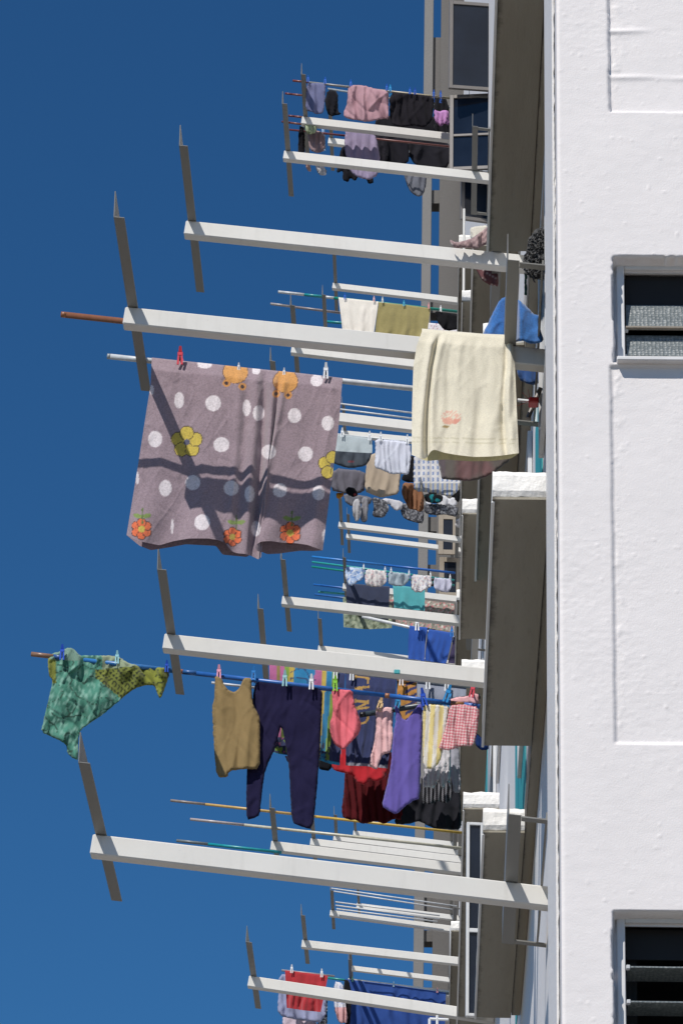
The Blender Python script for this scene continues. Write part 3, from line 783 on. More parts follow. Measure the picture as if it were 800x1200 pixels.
towel('blanket', 'mauve plush blanket with white polka dots and flowers hanging full width from the aluminium pole', 'blanket', YB['blanket'][0], bt, bb, bl_, br_,
      blanket_col, fold=(2, .004), rp=.022, step=1.05, mat='plush', backdrop=back_b, fold_extra=bl_fold, gap=.03, crumple=.9)

# ---- cream towel over the beam
def cream_col(x, y, u, v):
    b = lin('e6dfca')
    if ell(x, y, 528, 489, 12, 9) < 1 and y < 497:
        r = math.hypot(x - 528, y - 495)
        if ell(x, y, 525, 494, 7, 4.5) < 1: return lin('e8b09a')
        if ell(x, y, 534.5, 495, 4.5, 4.5) < 1: return lin('dd9a88')
        if (int(r * .9) + int(math.atan2(y - 495, x - 528) * 5)) % 2: return lin('e6b8a4')
    if ell(x, y, 522, 500, 4.5, 1.4) < 1: return lin('a89060')
    if 512.0 < y - (x - 482) * .02 < 513.2 or 517 < y - (x - 482) * .02 < 518: return lin('d2cbb0')
    return b
def cr_fold(u, v):
    d = 0
    for (c, a, w) in ((.17, -.026, .020), (.11, .018, .03), (.24, .012, .03), (.90, -.02, .018), (.955, .018, .03), (.5, .006, .06), (.62, -.006, .04), (.76, .006, .05)):
        d += 1.5 * a * math.exp(-((u - c - .03 * math.sin(4 * v + c * 9)) / (w * (1 + .5 * v))) ** 2) * (.6 + .4 * v)
    return d
towel('towel', 'large cream towel with a pink seashell motif draped over the broad rack arm', 'towel', RP['B'][0][1] + .038,
      [(494,388.5),(530,391.5),(565,394.5),(590,395.5),(600,397.5)], [(482,533),(492,537),(499,538),(504,529),(508,526.5),(520,530.5),(534,533),(555,535.5),(575,535),(590,533.5),(607.5,531)],
      [(494,388.5),(488,405),(484,430),(482.5,480),(482,533)], [(600,397.5),(603,430),(605,480),(607.5,531)], cream_col, fold=(6, .005), rp=.05, step=1.6, gap=.02,
      backdrop=[(484,531),(500,539),(520,538),(545,541),(570,542),(592,540),(600,534)], fold_extra=cr_fold, crumple=.7, backcol='cfc79a')
garment('towel', 'dusky mauve and pink towel hanging in the shade behind the cream towel', 'towel', YB['blanket'][0] + .02,
        [(511,452),(598,462),(598,540),(590,545),(576,556),(556,564),(535,563),(513,561)],
        lambda x, y, u, v: lin('5e545a') if x < 522 else mixc(lin('625c58'), lin('6c4e50'), max(0, min(1, 1.8 * N(x * .06, y * .03, 2) + .2))), mat='terry', fold=(3, .008))

# ---- blue towel, mop, cloth near wall
garment('towel', 'bright blue bath towel bunched over the inner crossbar, its outer lobe above the cream towel', 'towel', RP['B'][0][1] + .13,
        [(598,346),(591,347.5),(585,352),(580,361),(574,373),(568,386),(562,399),(600,402),(612,399),(624,404),(637,400),(634,389),(630,379),(632,371),(624,367),(617,359),(611,354)],
        '2a6cb4', mat='plush', fold=(3, .014), thick=.09, crumple=1.6, fold_extra=lambda u, v: .24 * max(0, min(1, (u - .5) / .12)))
garment('cloth', 'dark blue cloth end dangling under the broad rack arm beside the wall', 'cloth', RP['B'][0][1] + .55,
        [(604,418),(640,420),(639,440),(632,449),(622,452),(606,444)], '1d4a86', mat='terry', fold=(2, .015), thick=.05)
garment('cloth', 'narrow royal blue cloth hanging against the white corner below the mop', 'cloth', RP['B'][0][1] + .8,
        [(633,308),(640,306),(640,395),(634,390),(632,372),(631,345)], '2a62b8', mat='terry', fold=(2, .01), thick=.03)
mb = MB(); rs = random.Random(4)
my = 16.75
core = [(635,268),(628,271),(623,281),(620,292),(616,304),(616,314),(622,319),(627,324),(640,327),(640,268)]
for i in range(1500):
    while True:
        x = rs.uniform(614, 641); y = rs.uniform(268, 322)
        if inpoly(core, x, y): break
    a = rs.uniform(0, 6.28); yy = my + rs.uniform(-.06, .06); px_, py_ = x, y; prev = Vector(WY(px_, py_, yy)); cc = rs.uniform(.045, .075)
    tw_ = rs.choice((-.8, .8))
    for k in range(5):
        a += tw_ + rs.uniform(-.3, .3); px_ += 1.7 * math.cos(a); py_ += 1.7 * math.sin(a) + .5; yy += rs.uniform(-.01, .01)
        q = Vector(WY(px_, py_, yy)); mb.tube(prev, q, .0034, .0034, 5, False, (cc, cc, cc * 1.03)); prev = q
mb.tube(WY(629, 280, my + .02), WY(628, 317, my + .02), .045, .04, 12, True, (.05, .05, .05)); mb.tube(WY(636, 272, my + .02), WY(637, 322, my + .02), .05, .05, 12, True, (.05, .05, .05))
mop = mb.build('mop', M['terry'], usecol=True); tag(mop, 'dark grey string mop head sticking out beside the white corner', 'mop')
garment('cloth', 'pink brown striped cloth lying over the high rack arm next to the ledge', 'cloth', RP['A'][0][1] - .06,
        [(526,280),(534,284),(549,281),(562,273),(573,263),(575,284),(566,288),(559,292),(546,290),(534,291),(529,288)], lambda x, y, u, v: lin('8d7274') if math.sin((x + y) * .9) > -.3 else lin('b59a98'), mat='terry', fold=(4, .02), thick=.04, crumple=2)
garment('cloth', 'off white rag resting on the high rack arm behind the pink brown cloth', 'cloth', RP['A'][0][1] + .12,
        [(550,267),(558,265),(573,263.5),(574,279),(560,283),(551,280)], 'd8d2c4', mat='terry', fold=(2, .01), thick=.03)
garment('cloth', 'maroon striped cloth hanging under the high rack arm', 'cloth', RP['A'][0][1] + .3,
        [(554,303),(583,306),(584,336),(578,335),(572,334),(563,327),(558,317)], lambda x, y, u, v: lin('b0a09c') if abs((x * .6 - y * .9) % 9) < 1 else lin('6d4a4c'), mat='knit', fold=(2, .01))
garment('cloth', 'dark green strip of cloth beside the inner crossbar under the mop', 'cloth', RP['B'][0][1] + .9,
        [(614,320),(617,319),(617,346),(614,346)], '1d4a3c', mat='knit', fold=(1, .003), rnd=0)
mb = MB(); a = WY(625, 472, 17.6); mb.bbox(a[0] - .028, a[0] + .025, 17.55, 17.62, a[2] - .022, a[2] + .012, .006)
o = mb.build('hanger_clip', mat_simple('red_plastic', (.55, .03, .03), .35)); tag(o, 'red plastic clip with red threads under the broad rack arm by the wall', 'clip')
mb = MB()
for dx, dz in ((-.09, -.03), (-.075, -.005), (-.06, .05), (-.03, .07)): mb.tube((a[0] - .02, 17.58, a[2]), (a[0] + dx, 17.58, a[2] + dz), .0016, .001, 5)
t_ = mb.build('thread', M['turq'], o, tuple(o.location)); t_.data.materials[0] = o.data.materials[0]
mb = MB(); p0 = WY(618, 490, 17.7); p1 = WY(633, 455, 17.7); mb.tube(p0, p1, .012, n=8); o = mb.build('stick', M['alu']); tag(o, 'short dark slanted stick above the red clip', 'stick')
pipe_px('rail_post', 627.5, 470, 497, 18.4, .012, M['rail'], 'short white post beside the red clip', 'post')
mb = MB(); mb.tube(WY(606, 469, 18), WY(636, 472, 18), .010); tag(mb.build('rail', M['rail']), 'thin white rail crossing behind the red clip', 'rail')

# ---- C cluster, front pole
Yg = YB['green'][0]
def green_col(x, y, u, v):
    t = lin('4f8f7c'); d = lin('2f6a5a'); l = lin('86b5a4')
    if x > 170: 
        return lin('20301a') if abs(N(x*.2,y*.2,1)) < .04 else lin('8a9038')
    s = x - 62 + (y - 770) * .9
    if x > 112 and y > 772 + (152 - x) * .0 and (x - 92) * .8 + (800 - y) * 1.0 > 22 and y > 785 - (x - 112) * .1:
        if ((x + y * .9) % 6 < .9) or ((x - y * 1.1) % 6 < .9): return lin('1f2a18')
        return lin('7a8238')
    if y < 772 + (x - 60) * .08 and x < 95: return lin('7a9a8a')
    if x > 120 and y < 786: return lin('9aa88a')
    if x < 66 and y < 800: return lin('8a9040')
    n1 = N(x * .08, y * .06, 4)
    if abs(N(x * .06, y * .05, 8)) < .025: return lin('24493c')
    return mixc(mixc(t, d, max(0, min(1, n1 * 1.5 + .3))), l, max(0, min(1, 2.2 * N(x * .3 + y * .12, y * .10 - x * .1, 6))))
garment('cloth', 'green and teal patterned cloth knotted on the outer end of the long blue pole', 'cloth', Yg,
        [(58,768),(63,765),(72,763),(78,759),(85,759),(90,764),(93,768),(110,768),(132,768),(142,771),(152,778),(175,781),(198,783),(198,792),(195,802),(188,820),(184,812),(181,803),(172,803),(160,806),(152,811),(138,823),(124,835),(108,846),(95,855),(92,866),(92,880),(92,891),(86,889),(79,883),(78,872),(62,864),(48,858),(52,842),(56,824),(60,808),(62,796),(58,793),(57,785),(56,776)],
        green_col, fold=(4, .022), mat='thin', thick=.045, step=1.7, crumple=2.4)
garment('tank_top', 'tan sleeveless top pegged on the long blue pole beside the navy leggings', 'top', Yg - .05,
        [(252,791),(260,795),(262,802),(268,809),(275,811),(280,807),(283,801),(285.5,794),(295,795),(295,810),(296.5,825),(301,834),(304.5,840),(305,870),(304.5,901.5),(286,901),(268,904),(267,911),(254,911),(251,880),(249.5,850),(248.5,828),(251,820),(251.5,806)],
        '968058', fold=(2, .013), thick=.05, step=1.9)
garment('leggings', 'dark navy leggings pegged by the waistband on the long blue pole', 'leggings', Yg,
        [(299,797.5),(320,799),(345,801.5),(378,806),(377,835),(374.5,882),(371,930),(366.5,972),(354,969),(342,964),(340,930),(338.5,897),(334,870),(330,850),(326,862),(322,878),(315,893),(310,906),(307,930),(304.5,956),(297,959),(289,961),(288.5,935),(289,912),(290,893),(291.5,870),(293,850),(295,825)],
        lambda x, y, u, v: lin('19163a') if y < 809 + (x-300)*.1 else lin('1d1a3e'), fold=(2, .005), thick=.05, step=2.0, crumple=2.2)
garment('shorts', 'salmon pink shorts hung by a green peg in front of the striped towel', 'shorts', Yg - .03,
        [(388,807),(400,808),(413,809),(414,818),(415.5,827),(420,838),(423,848),(421.5,858),(415,866),(409.5,872),(402.5,879),(396,876),(391,871),(387,860),(386,848),(389,840),(390,830)],
        'e0707c', fold=(3, .016), thick=.06, step=1.8, crumple=2.4)
Yk = YB['black'][0]
garment('tank_top', 'pale pink sleeveless top on the dark grey pole', 'top', Yk - .03,
        [(440,832),(444,829),(452,828.5),(460,829),(459,838),(459.5,850),(460.3,861),(459.5,873),(457.5,882),(452,883),(448,885),(444,894),(441.5,902.5),(432,898),(434,886),(437,876),(439.5,862),(440.6,850)],
        'ecc0c2', fold=(3, .014), thick=.04, step=1.8)
garment('vest', 'long violet sleeveless top hanging beside the pale pink one', 'top', Yk - .06,
        [(462,826),(466,828),(469,836),(471.6,842.5),(476,844),(480,839),(484.7,833),(490.3,824.7),(494,825.6),(494,838),(495,850),(494,870),(493,891),(491.5,936),(485,938),(478,942),(470,949),(464,955),(455,950),(447,945),(450,932),(454,915),(457.5,899),(459,880),(460,865),(462,852),(463.5,842)],
        '6a5db0', fold=(2, .009), thick=.045, step=1.9, mat='thin')
garment('shirt', 'yellow and white striped shirt beside the violet top', 'shirt', Yg - .03,
        [(496,825),(512,826),(527,828),(524,842),(522,856),(520,870),(518.5,882),(514,895),(506,901.6),(495.5,900),(495,870),(495,845)],
        lambda x, y, u, v: lin('e2d08e') if ((x + (y - 830) * .06 - 494) % 10.2) < 5.4 else lin('e8e4dc'), fold=(2, .010), step=1.3, thick=.035)
def ging(x, y, u, v):
    a = ((x + y * .12) % 3.4) < 1.7; b_ = ((y - x * .1) % 3.4) < 1.7
    return lin('cc6472') if a and b_ else (lin('dc9ca2') if a or b_ else lin('ecd8d6'))
garment('shirt', 'pink gingham shirt hanging at the wall end of the long blue pole', 'shirt', Yg - .05,
        [(527,827),(540,825),(562,829),(560,850),(555,875),(540,874),(530,878.5),(523,879),(513,877.5),(516,870),(520,860),(524,842)], ging, fold=(3, .014), step=.95, thick=.05)
garment('cloth', 'pale pink sleeve folded above the long blue pole at the wall end', 'cloth', Yg + .02,
        [(525,820),(535,817),(548,816),(555,812),(561,814),(561,826),(545,824),(530,825)], 'e8b4b8', fold=(2, .010), step=1.5, thick=.04)
garment('cloth', 'dark blue cloth corner peeking out behind the gingham shirt', 'cloth', Yg + .25,
        [(557,858),(566,866),(572,868),(572,879),(563,879),(556,873)], '16346e', fold=(2, .008), thick=.03)
# second pole behind
Y2 = YB['cwhite'][0]
P_, BL, YL, GN, NV = 'b0608e', '1878a8', 'b8a048', '7a9a3a', '26305c'
sc_ = vstripes([(0,P_),(.10,'8a7a48'),(.145,P_),(.20,GN),(.26,YL),(.33,BL),(.60,P_),(.70,YL),(.76,BL),(.835,GN),(.90,NV)], 0)
def strp(x, y, u, v):
    if y > 862 + (x - 318) * .15 and x < 372:
        if y > 881 + (x - 318) * .16: return lin('2a9ac8')
        n = N(x * .22, y * .12, 2); return lin(P_) if n > .18 else (lin(GN) if n < -.2 else lin(NV))
    n = abs(N(x * .05, y * .09, 8))
    if .27 < u < .62 and n < .05 and v < .25: return lin(NV)
    if y > 889 + (x - 372) * .2: return lin('2a9ac8')
    if u > .60 and v > .8 and N(x * .3, y * .3, 5) > .1: return lin(NV)
    return sc_(x, y, u + .06 * v, v)
towel('beach_towel', 'beach towel with pink yellow blue and green stripes behind the leggings', 'towel', Y2,
      [(315.6,778.5),(360,784),(404.5,790)], [(317,882),(337,885),(358,888),(373,890),(386,895),(398,897)], [(315.6,778.5),(316,830),(317,882)], [(404.5,790),(401,845),(398,897)],
      strp, fold=(5, .008), step=1.3, rp=.015)
def gold(x, y, u, v):
    def seg(ax, ay, bx, by, w=1.25):
        dx, dy = bx - ax, by - ay; t = max(0, min(1, ((x - ax) * dx + (y - ay) * dy) / (dx * dx + dy * dy))); return math.hypot(x - ax - t * dx, y - ay - t * dy) < w
    G_ = lin('b8924e')
    S_ = [(417,792.6,431.5,794.8),(431.5,794.8,431,800),(417,791.5,417,794.5), (416.5,806,432,805),(416.8,807.5,431,812.5),(423,806,424.5,810.5),
          (416.5,821.3,431.2,822.5),(416.5,831,431.2,829),(417.5,830,430.5,823.5),(416.5,820,416.5,823),(431,821,431,824),(416.5,829.5,416.5,832.5),
          (417,839,418,838),(430.6,836,431,842),(431,842,428,846.5),(428,846.5,422,848.2)]
    for s in S_:
        if seg(*s): return G_
    k = .9 + .2 * N(x * .25, y * .07, 2)
    if y > 893 + (x - 405) * .07: return lin('8a8a98')
    return tuple(c * k for c in lin('2a3563'))
towel('beach_towel', 'navy towel with gold lettering between the pink shorts and violet top', 'towel', Y2 + .01,
      [(405,790),(435,793.3),(464.5,796.8)], [(405,897),(430,898),(454,900.5)], [(405,790),(405,845),(405,897)], [(464.5,796.8),(460,850),(454,900.5)], gold, fold=(4, .006), step=1.0, rp=.015)
def leafc(x, y, u, v):
    if x > 475: 
        n = math.sin((x * .35 + y * .75)) + .8 * N(x * .1, y * .15, 3)
        return lin('2a3060') if n > .25 else lin('b8823a')
    return lin('b8823a')
towel('towel', 'ochre and navy towel with leaf shapes above the violet top', 'towel', Y2 + .03, [(464.8,796.8),(476,798),(488,799.3)], [(466,866),(477,867),(488,868)], [(464.8,796.8),(466,866)], [(488,799.3),(488,868)], leafc, fold=(2, .006), step=1.3, rp=.015)
towel('towel', 'light grey cloth behind the yellow striped shirt', 'cloth', Y2 + .02, [(488.5,799.5),(515,802.5),(546,806.5)], [(490,846),(515,850),(544,852)], [(488.5,799.5),(490,846)], [(546,806.5),(544,852)], '9aa0b0', fold=(5, .008), rp=.015, mat='knit')
Y3 = Y2 + .5
garment('shirt', 'bright red shirt hanging below the navy lettered towel', 'shirt', Y3, [(399,850),(455,850),(454,903),(451,912),(440,916),(433,914),(427.5,920),(418,918),(413.6,909),(403,906),(392,903),(386,896.5),(392,893),(399,890)], 'c0202e', fold=(4, .012), mat='thin')
garment('skirt', 'dark maroon pleated skirt under the red shirt', 'skirt', Y3 + .25, [(405,880),(468,880),(472,925),(471,962),(462,959),(450,966),(440,962),(425,966),(417,961),(409,961),(402,958),(400,951),(403,925)], '561018', fold=(7, .022), crumple=.6, step=1.8)
garment('dress', 'white garment with ragged hem beside the violet top', 'dress', Y3 - .1, [(497,870),(528,872),(528,903),(526.5,914),(527,923),(524,915),(519,925),(513,916),(507,924),(500,922),(496,923),(497,900)], 'd8d6dc', fold=(5, .014), rnd=0)  # zigzag lower outline is a cast shadow's edge cut into the shape
garment('dress', 'pale grey garment hanging right beside the ragged white one', 'dress', Y3, [(516,870),(537,872),(539,905),(539.5,929),(531,929),(530,916),(526,908),(519,895)], 'b0b0bc', fold=(3, .012))
garment('skirt', 'grey striped skirt between the white garment and the black skirt', 'skirt', Y3 + .12, [(493,905),(530,905),(530,935),(522,942),(512,938),(504,943),(493,941)], lambda x, y, u, v: lin('8a8a92') if (x % 4.5) < 1.4 else lin('1b1b22'), fold=(4, .012), step=1.4)
garment('skirt', 'charcoal black flared skirt lowest of the washing over the yellow pole', 'skirt', Y3 + .3, [(491,915),(538,915),(540,945),(540.5,972),(525,972),(508,971),(498,966),(490,962),(478,966),(461,966),(466,950),(474,940)], '24252d', fold=(5, .014), step=1.8)
garment('sock', 'small black garment below the striped towel hem', 'cloth', Y3, [(375,888),(388,893),(389,900),(384,904),(375,902),(372,895)], '10141c', fold=(1, .006), thick=.03)
garment('sock', 'tiny black cloth peeking between the leggings', 'cloth', Y3 + .1, [(333,885),(341,888),(342,896),(337,893)], '14142a', fold=(1, .004), thick=.02)

# ---- plain blue towels on R9 pole
Y9 = YB['r9'][0]
towel('towel', 'royal blue towel at the left of the plain blue pair over the broad arm', 'towel', Y9, [(479.5,734),(490,735),(500.5,736)], [(478,772),(488,773),(497,775)], [(479.5,734),(478,750),(478,772)], [(500.5,736),(498,755),(497,775)], '174ba0', fold=(3, .02), rp=.03)
towel('towel', 'royal blue towel next to the dark purple one', 'towel', Y9, [(499.5,737.5),(516,740),(530.5,742.5)], [(497.5,774),(510,776),(522.4,778)], [(502,738),(499,755),(497.5,774)], [(530.5,742.5),(527,760),(522.4,778)], '174ba0', fold=(4, .02), rp=.03)
towel('towel', 'dark purple towel beside the plain blue pair', 'towel', Y9, [(532,745.5),(548,747.5),(566,750.6)], [(524.5,777),(545,779),(566,782)], [(532,745.5),(524.5,777)], [(566,750.6),(566,782)], '352c50', fold=(3, .010), rp=.03)

# ---- R5b pole items
Y5 = YB['r5a'][0]
towel('towel', 'small plain cream towel on the white and teal banded pole', 'towel', Y5, [(396.5,349),(420,351.5),(443,354)], [(401,386),(420,388),(438,389)], [(396.5,349),(399,368),(401,386)], [(443,354),(441,370),(438,389)], 'e2dcd2', fold=(3, .02), rp=.03, step=1.7)
towel('towel', 'small olive green towel beside the small cream one', 'towel', Y5, [(443.5,354.5),(474,357.7),(504,361.6)], [(439,390),(470,393),(499,396)], [(443.5,354.5),(441,372),(439,390)], [(504,361.6),(502,378),(499,396)], '8f8450', fold=(3, .015), rp=.03, step=1.6, mat='plush')
garment('underwear', 'black knickers pegged next to the small olive towel', 'underwear', Y5 - .02, [(508,364),(525,366.5),(545,369),(543,378),(538,385),(528,388),(519,386),(512,377)], '0d0d12', fold=(3, .03), thick=.08)
towel('towel', 'white cloth with faint print under the black knickers', 'cloth', Y5 + .4, [(501.5,379),(523,381),(545,384)], [(500,408),(523,410),(545,413)], [(501.5,379),(500,408)], [(545,384),(545,413)], speck('dcdae0', ['b06a80', '8a8a9a'], .5, .45), fold=(3, .01), rp=.03, step=1.2)

# ---- R6 items
Y6 = YB['r6c'][0]
towel('towel', 'pale blue grey cloth at the blanket edge on the thin pole', 'cloth', Y6, [(386,509),(415,512),(436,514.5)], [(386,528),(415,530),(436,531)], [(386,509),(386,528)], [(436,514.5),(436,531)], 'a8b4ba', fold=(3, .008), rp=.02, step=1.5)
garment('shirt', 'slate grey garment under the pale blue grey cloth', 'shirt', Y6 + .3, [(388,526),(436,528),(434,538),(428,546),(411,549),(398,546),(388,542)], lambda x, y, u, v: lin('8a4a54') if ell(x, y, 411, 541, 3, 2) < 1 else lin('4a525c'), fold=(3, .02), thick=.05)
garment('shorts', 'white shorts with frilled hem left of the cream towel', 'shorts', Y6 - .03, [(439,514),(460,516),(480,518),(481.5,535),(480,548),(478,557.5),(470,555),(459,556),(448,551),(438,548),(440,530)], 'd2d6e4', fold=(6, .016), thick=.05, step=1.5)
garment('shirt', 'beige shirt hanging in shade below the white shorts', 'shirt', Y6 + .55, [(431,530),(470,534),(469,560),(467,579),(457,581),(447,583.5),(437,580),(427,576),(428,555)], 'b5a694', fold=(3, .012), thick=.05)
garment('shirt', 'charcoal grey shirt hanging by the blanket edge', 'shirt', Y6 + .65, [(388,548),(429,552),(428,565),(426,577),(410,580),(398,577),(388,575)], '6a6872', fold=(4, .016), thick=.05)
garment('underwear', 'black bra in front of the charcoal grey shirt', 'underwear', Y6 + .5, [(404,574),(409,570),(416,573),(420,580),(414,583),(407,580)], lambda x, y, u, v: lin('c05050') if ell(x, y, 416, 580, 1.5, 1.2) < 1 else lin('101014'), fold=(2, .01), thick=.05)
garment('cloth', 'small orange cloth corner at the blanket edge', 'cloth', Y6 + .7, [(394,577),(403,578),(402,582),(397,585),(394,583)], 'c8842a', fold=(1, .005), thick=.04)
garment('cloth', 'black strip of cloth right of the white shorts', 'cloth', Y6 + .4, [(480,533),(487,536),(487,565),(476,565),(470,562),(472,556),(478,556)], '0c0c12', fold=(2, .01))
garment('shirt', 'blue and white plaid shirt low behind the cream towel', 'shirt', Y6 + .3, [(485,530),(512,530),(538,540),(540,563),(536,577),(526,582),(508,577),(485,576),(484,560)],
        lambda x, y, u, v: lin('7d90b8') if ((x % 5.5) < 2.4 and (((y % 7) < 4) or y > 566)) else (lin('b8b4a8') if y > 566 else lin('d6d6d8')), fold=(4, .012), step=1.1, thick=.05)
garment('shirt', 'crumpled brown garment below the black strip', 'shirt', Y6 + .75, [(472,565),(484,566),(494,572),(497,583),(496,598),(491,600),(485,597),(479,597),(475,589),(470,578)], '8a6248', fold=(4, .03), thick=.07, crumple=2.5, step=1.6)
low = [('sock', 'pale grey sock nearer the blanket', 'sock', [(414,586),(421,584),(424,600),(420,611),(416,611),(412,600)], 'b4b4b8'),
       ('sock', 'grey sock beside the paler one', 'sock', [(424,582),(432,584),(431,600),(430,610),(426,613),(422,609),(423,597)], '8a8a90'),
       ('shirt', 'dim grey top above the two socks', 'shirt', [(402,578),(436,582),(434,592),(422,590),(412,594),(404,588)], '6d6e76'),
       ('trousers', 'grey patterned trousers near the socks', 'trousers', [(435,582),(452,586),(456,596),(450,607),(436,606),(438,594)], 'pat'),
       ('shirt', 'white top between the grey patterned pieces', 'shirt', [(447,583),(472,587),(471,597),(463,599),(455,590),(449,592)], 'c2c2c8'),
       ('trousers', 'larger grey patterned trousers under the brown garment', 'trousers', [(468,588),(497,596),(496,614),(485,612),(471,607)], 'pat'),
       ('cloth', 'teal and black cloth under the plaid shirt', 'cloth', [(496,578),(519,580),(518,588),(510,590),(498,588)], 'tb'),
       ('trousers', 'grey patterned band of cloth beneath the plaid shirt', 'trousers', [(496,590),(537,592),(536,606),(520,603),(508,604),(497,601)], 'pat'),
       ('shirt', 'white scalloped cloth beneath the plaid shirt', 'shirt', [(513,583),(521,580),(526,585),(531,582),(536,590),(530,594),(524,591),(518,595),(513,592)], 'd8d8dc'),
       ('cloth', 'black cloth at the end of the plaid shirt', 'cloth', [(528,576),(539,570),(539,588),(530,589)], '0c0c10'),
       ('cloth', 'small white tag of cloth beside the tan framed window', 'cloth', [(534,608),(539,607),(539,619),(533,618)], 'd0d0d4'),
       ('underwear', 'little white garment between the brown one and plaid shirt', 'underwear', [(498,588),(505,586),(506,596),(500,598)], 'd0d0d6')]
for i, (nm, lab, cat, poly, c) in enumerate(low):
    col = c if c not in ('pat', 'tb') else (speck('55565c', ['8e9096', '2c2d33'], .7, .18) if c == 'pat' else speck('0f1216', ['147078'], .25, .2))
    garment(nm, lab, cat, Y6 + 1.2 + .06 * i, poly, col, fold=(2, .02), thick=.05, step=1.5)

# ---- R8 items
Y8 = YB['r8a'][0]
shorts = [([(405,663.5),(415,665),(425.5,666),(427.5,677),(419,682),(410.5,687),(406,684),(404,674)], speck('a8bcd8', ['e0e4ea', '6a8ac0'], .4, .22), 'pale blue patterned shorts at the outer end of the pastel row'),
          ([(428.5,666.6),(440,668),(452.5,669),(453,682),(448,687),(438,688),(428,685.5),(427,676)], speck('d8d4d2', ['a8a8b0', 'c09aa0'], .5, .3), 'off white speckled shorts second in the pastel row'),
          ([(454.6,669.6),(467,671),(479.5,672.6),(479,681),(472,687),(462,687),(454,684)], 'a4b2bc', 'plain grey blue shorts in the middle of the pastel row'),
          ([(481.6,672.6),(493,674),(505.6,675),(506,687),(498,691),(493,694.5),(486,694),(481,690)], speck('dad8d8', ['9a9ab0', 'c8a8a8'], .6, .3), 'white patterned shorts fourth in the pastel row'),
          ([(507.4,676.5),(518,677.5),(529,678.5),(529,688),(525,695),(515,693),(508,690)], 'c4c4d6', 'plain lilac white shorts at the wall end of the pastel row')]
for poly, col, lab in shorts: garment('shorts', lab, 'shorts', Y8 - .03, poly, col, fold=(2, .035), thick=.10, step=1.4, crumple=2)
towel('towel', 'dark navy towel behind the speckled shorts', 'towel', Y8 + .4, [(405.5,684),(430,686),(456.5,688)], [(406,718),(430,722),(455,727)], [(405.5,684),(406,718)], [(456.5,688),(455,727)], '26304c', fold=(3, .015), rp=.03)
towel('towel', 'teal towel behind the fourth shorts of the pastel row', 'towel', Y8 + .4, [(460,686),(478,688),(497.5,691)], [(461.5,712),(478,714),(497.5,716)], [(460,686),(461.5,712)], [(497.5,691),(497.5,716)], '4aa0a8', fold=(3, .015), rp=.03)
towel('sheet', 'pinkish floral sheet at the lowest level of the pastel shorts rack', 'sheet', Y8 + 1.0, [(455.5,692),(495,698),(532,704)], [(455.5,730),(495,735),(532,741)], [(455.5,692),(455.5,730)], [(532,704),(532,741)], speck('a09890', ['c87a80', '6a7a6a', 'd0ccc4'], .42, .27), fold=(7, .015), rp=.03, step=1.2)
towel('sheet', 'grey green mottled cloth under the dark navy towel', 'sheet', Y8 + .9, [(401.5,700),(430,705),(459,710)], [(402.5,735),(430,737.5),(459,736)], [(401.5,700),(402.5,735)], [(459,710),(459,736)], speck('7d8a76', ['56604c', 'a0a890'], .25, .15), fold=(3, .012), rp=.03, step=1.5)

# ---- R1-R3 items
Y1 = YB['r1a'][0]
garment('shirt', 'slate grey shirt at the outer end of the highest pole', 'shirt', Y1 - .03, [(358.5,97),(370,97),(382,98),(381,112),(380,125),(379,133),(370,134),(365,131),(358,130)], '6b6f92', fold=(2, .03), thick=.08, step=1.6)
garment('shirt', 'dusty pink long sleeved shirt on the highest pole', 'shirt', Y1 - .05, [(407.5,100),(423,99.5),(440,104),(455.5,107),(455,123),(455.5,140),(449,139),(440,141),(430,143),(420,141),(411,140),(405,138),(402,134),(407,120)], 'b58f98', fold=(4, .035), thick=.08, step=1.5, crumple=2)
garment('shirt', 'large black shirt on the highest pole beside the dusty pink one', 'shirt', Y1 - .02, [(456,107.5),(480,110),(508,112.5),(508,128),(505,143),(496,150),(485,147),(470,149),(457,145)], '1a171f', fold=(5, .035), thick=.08, step=1.6)
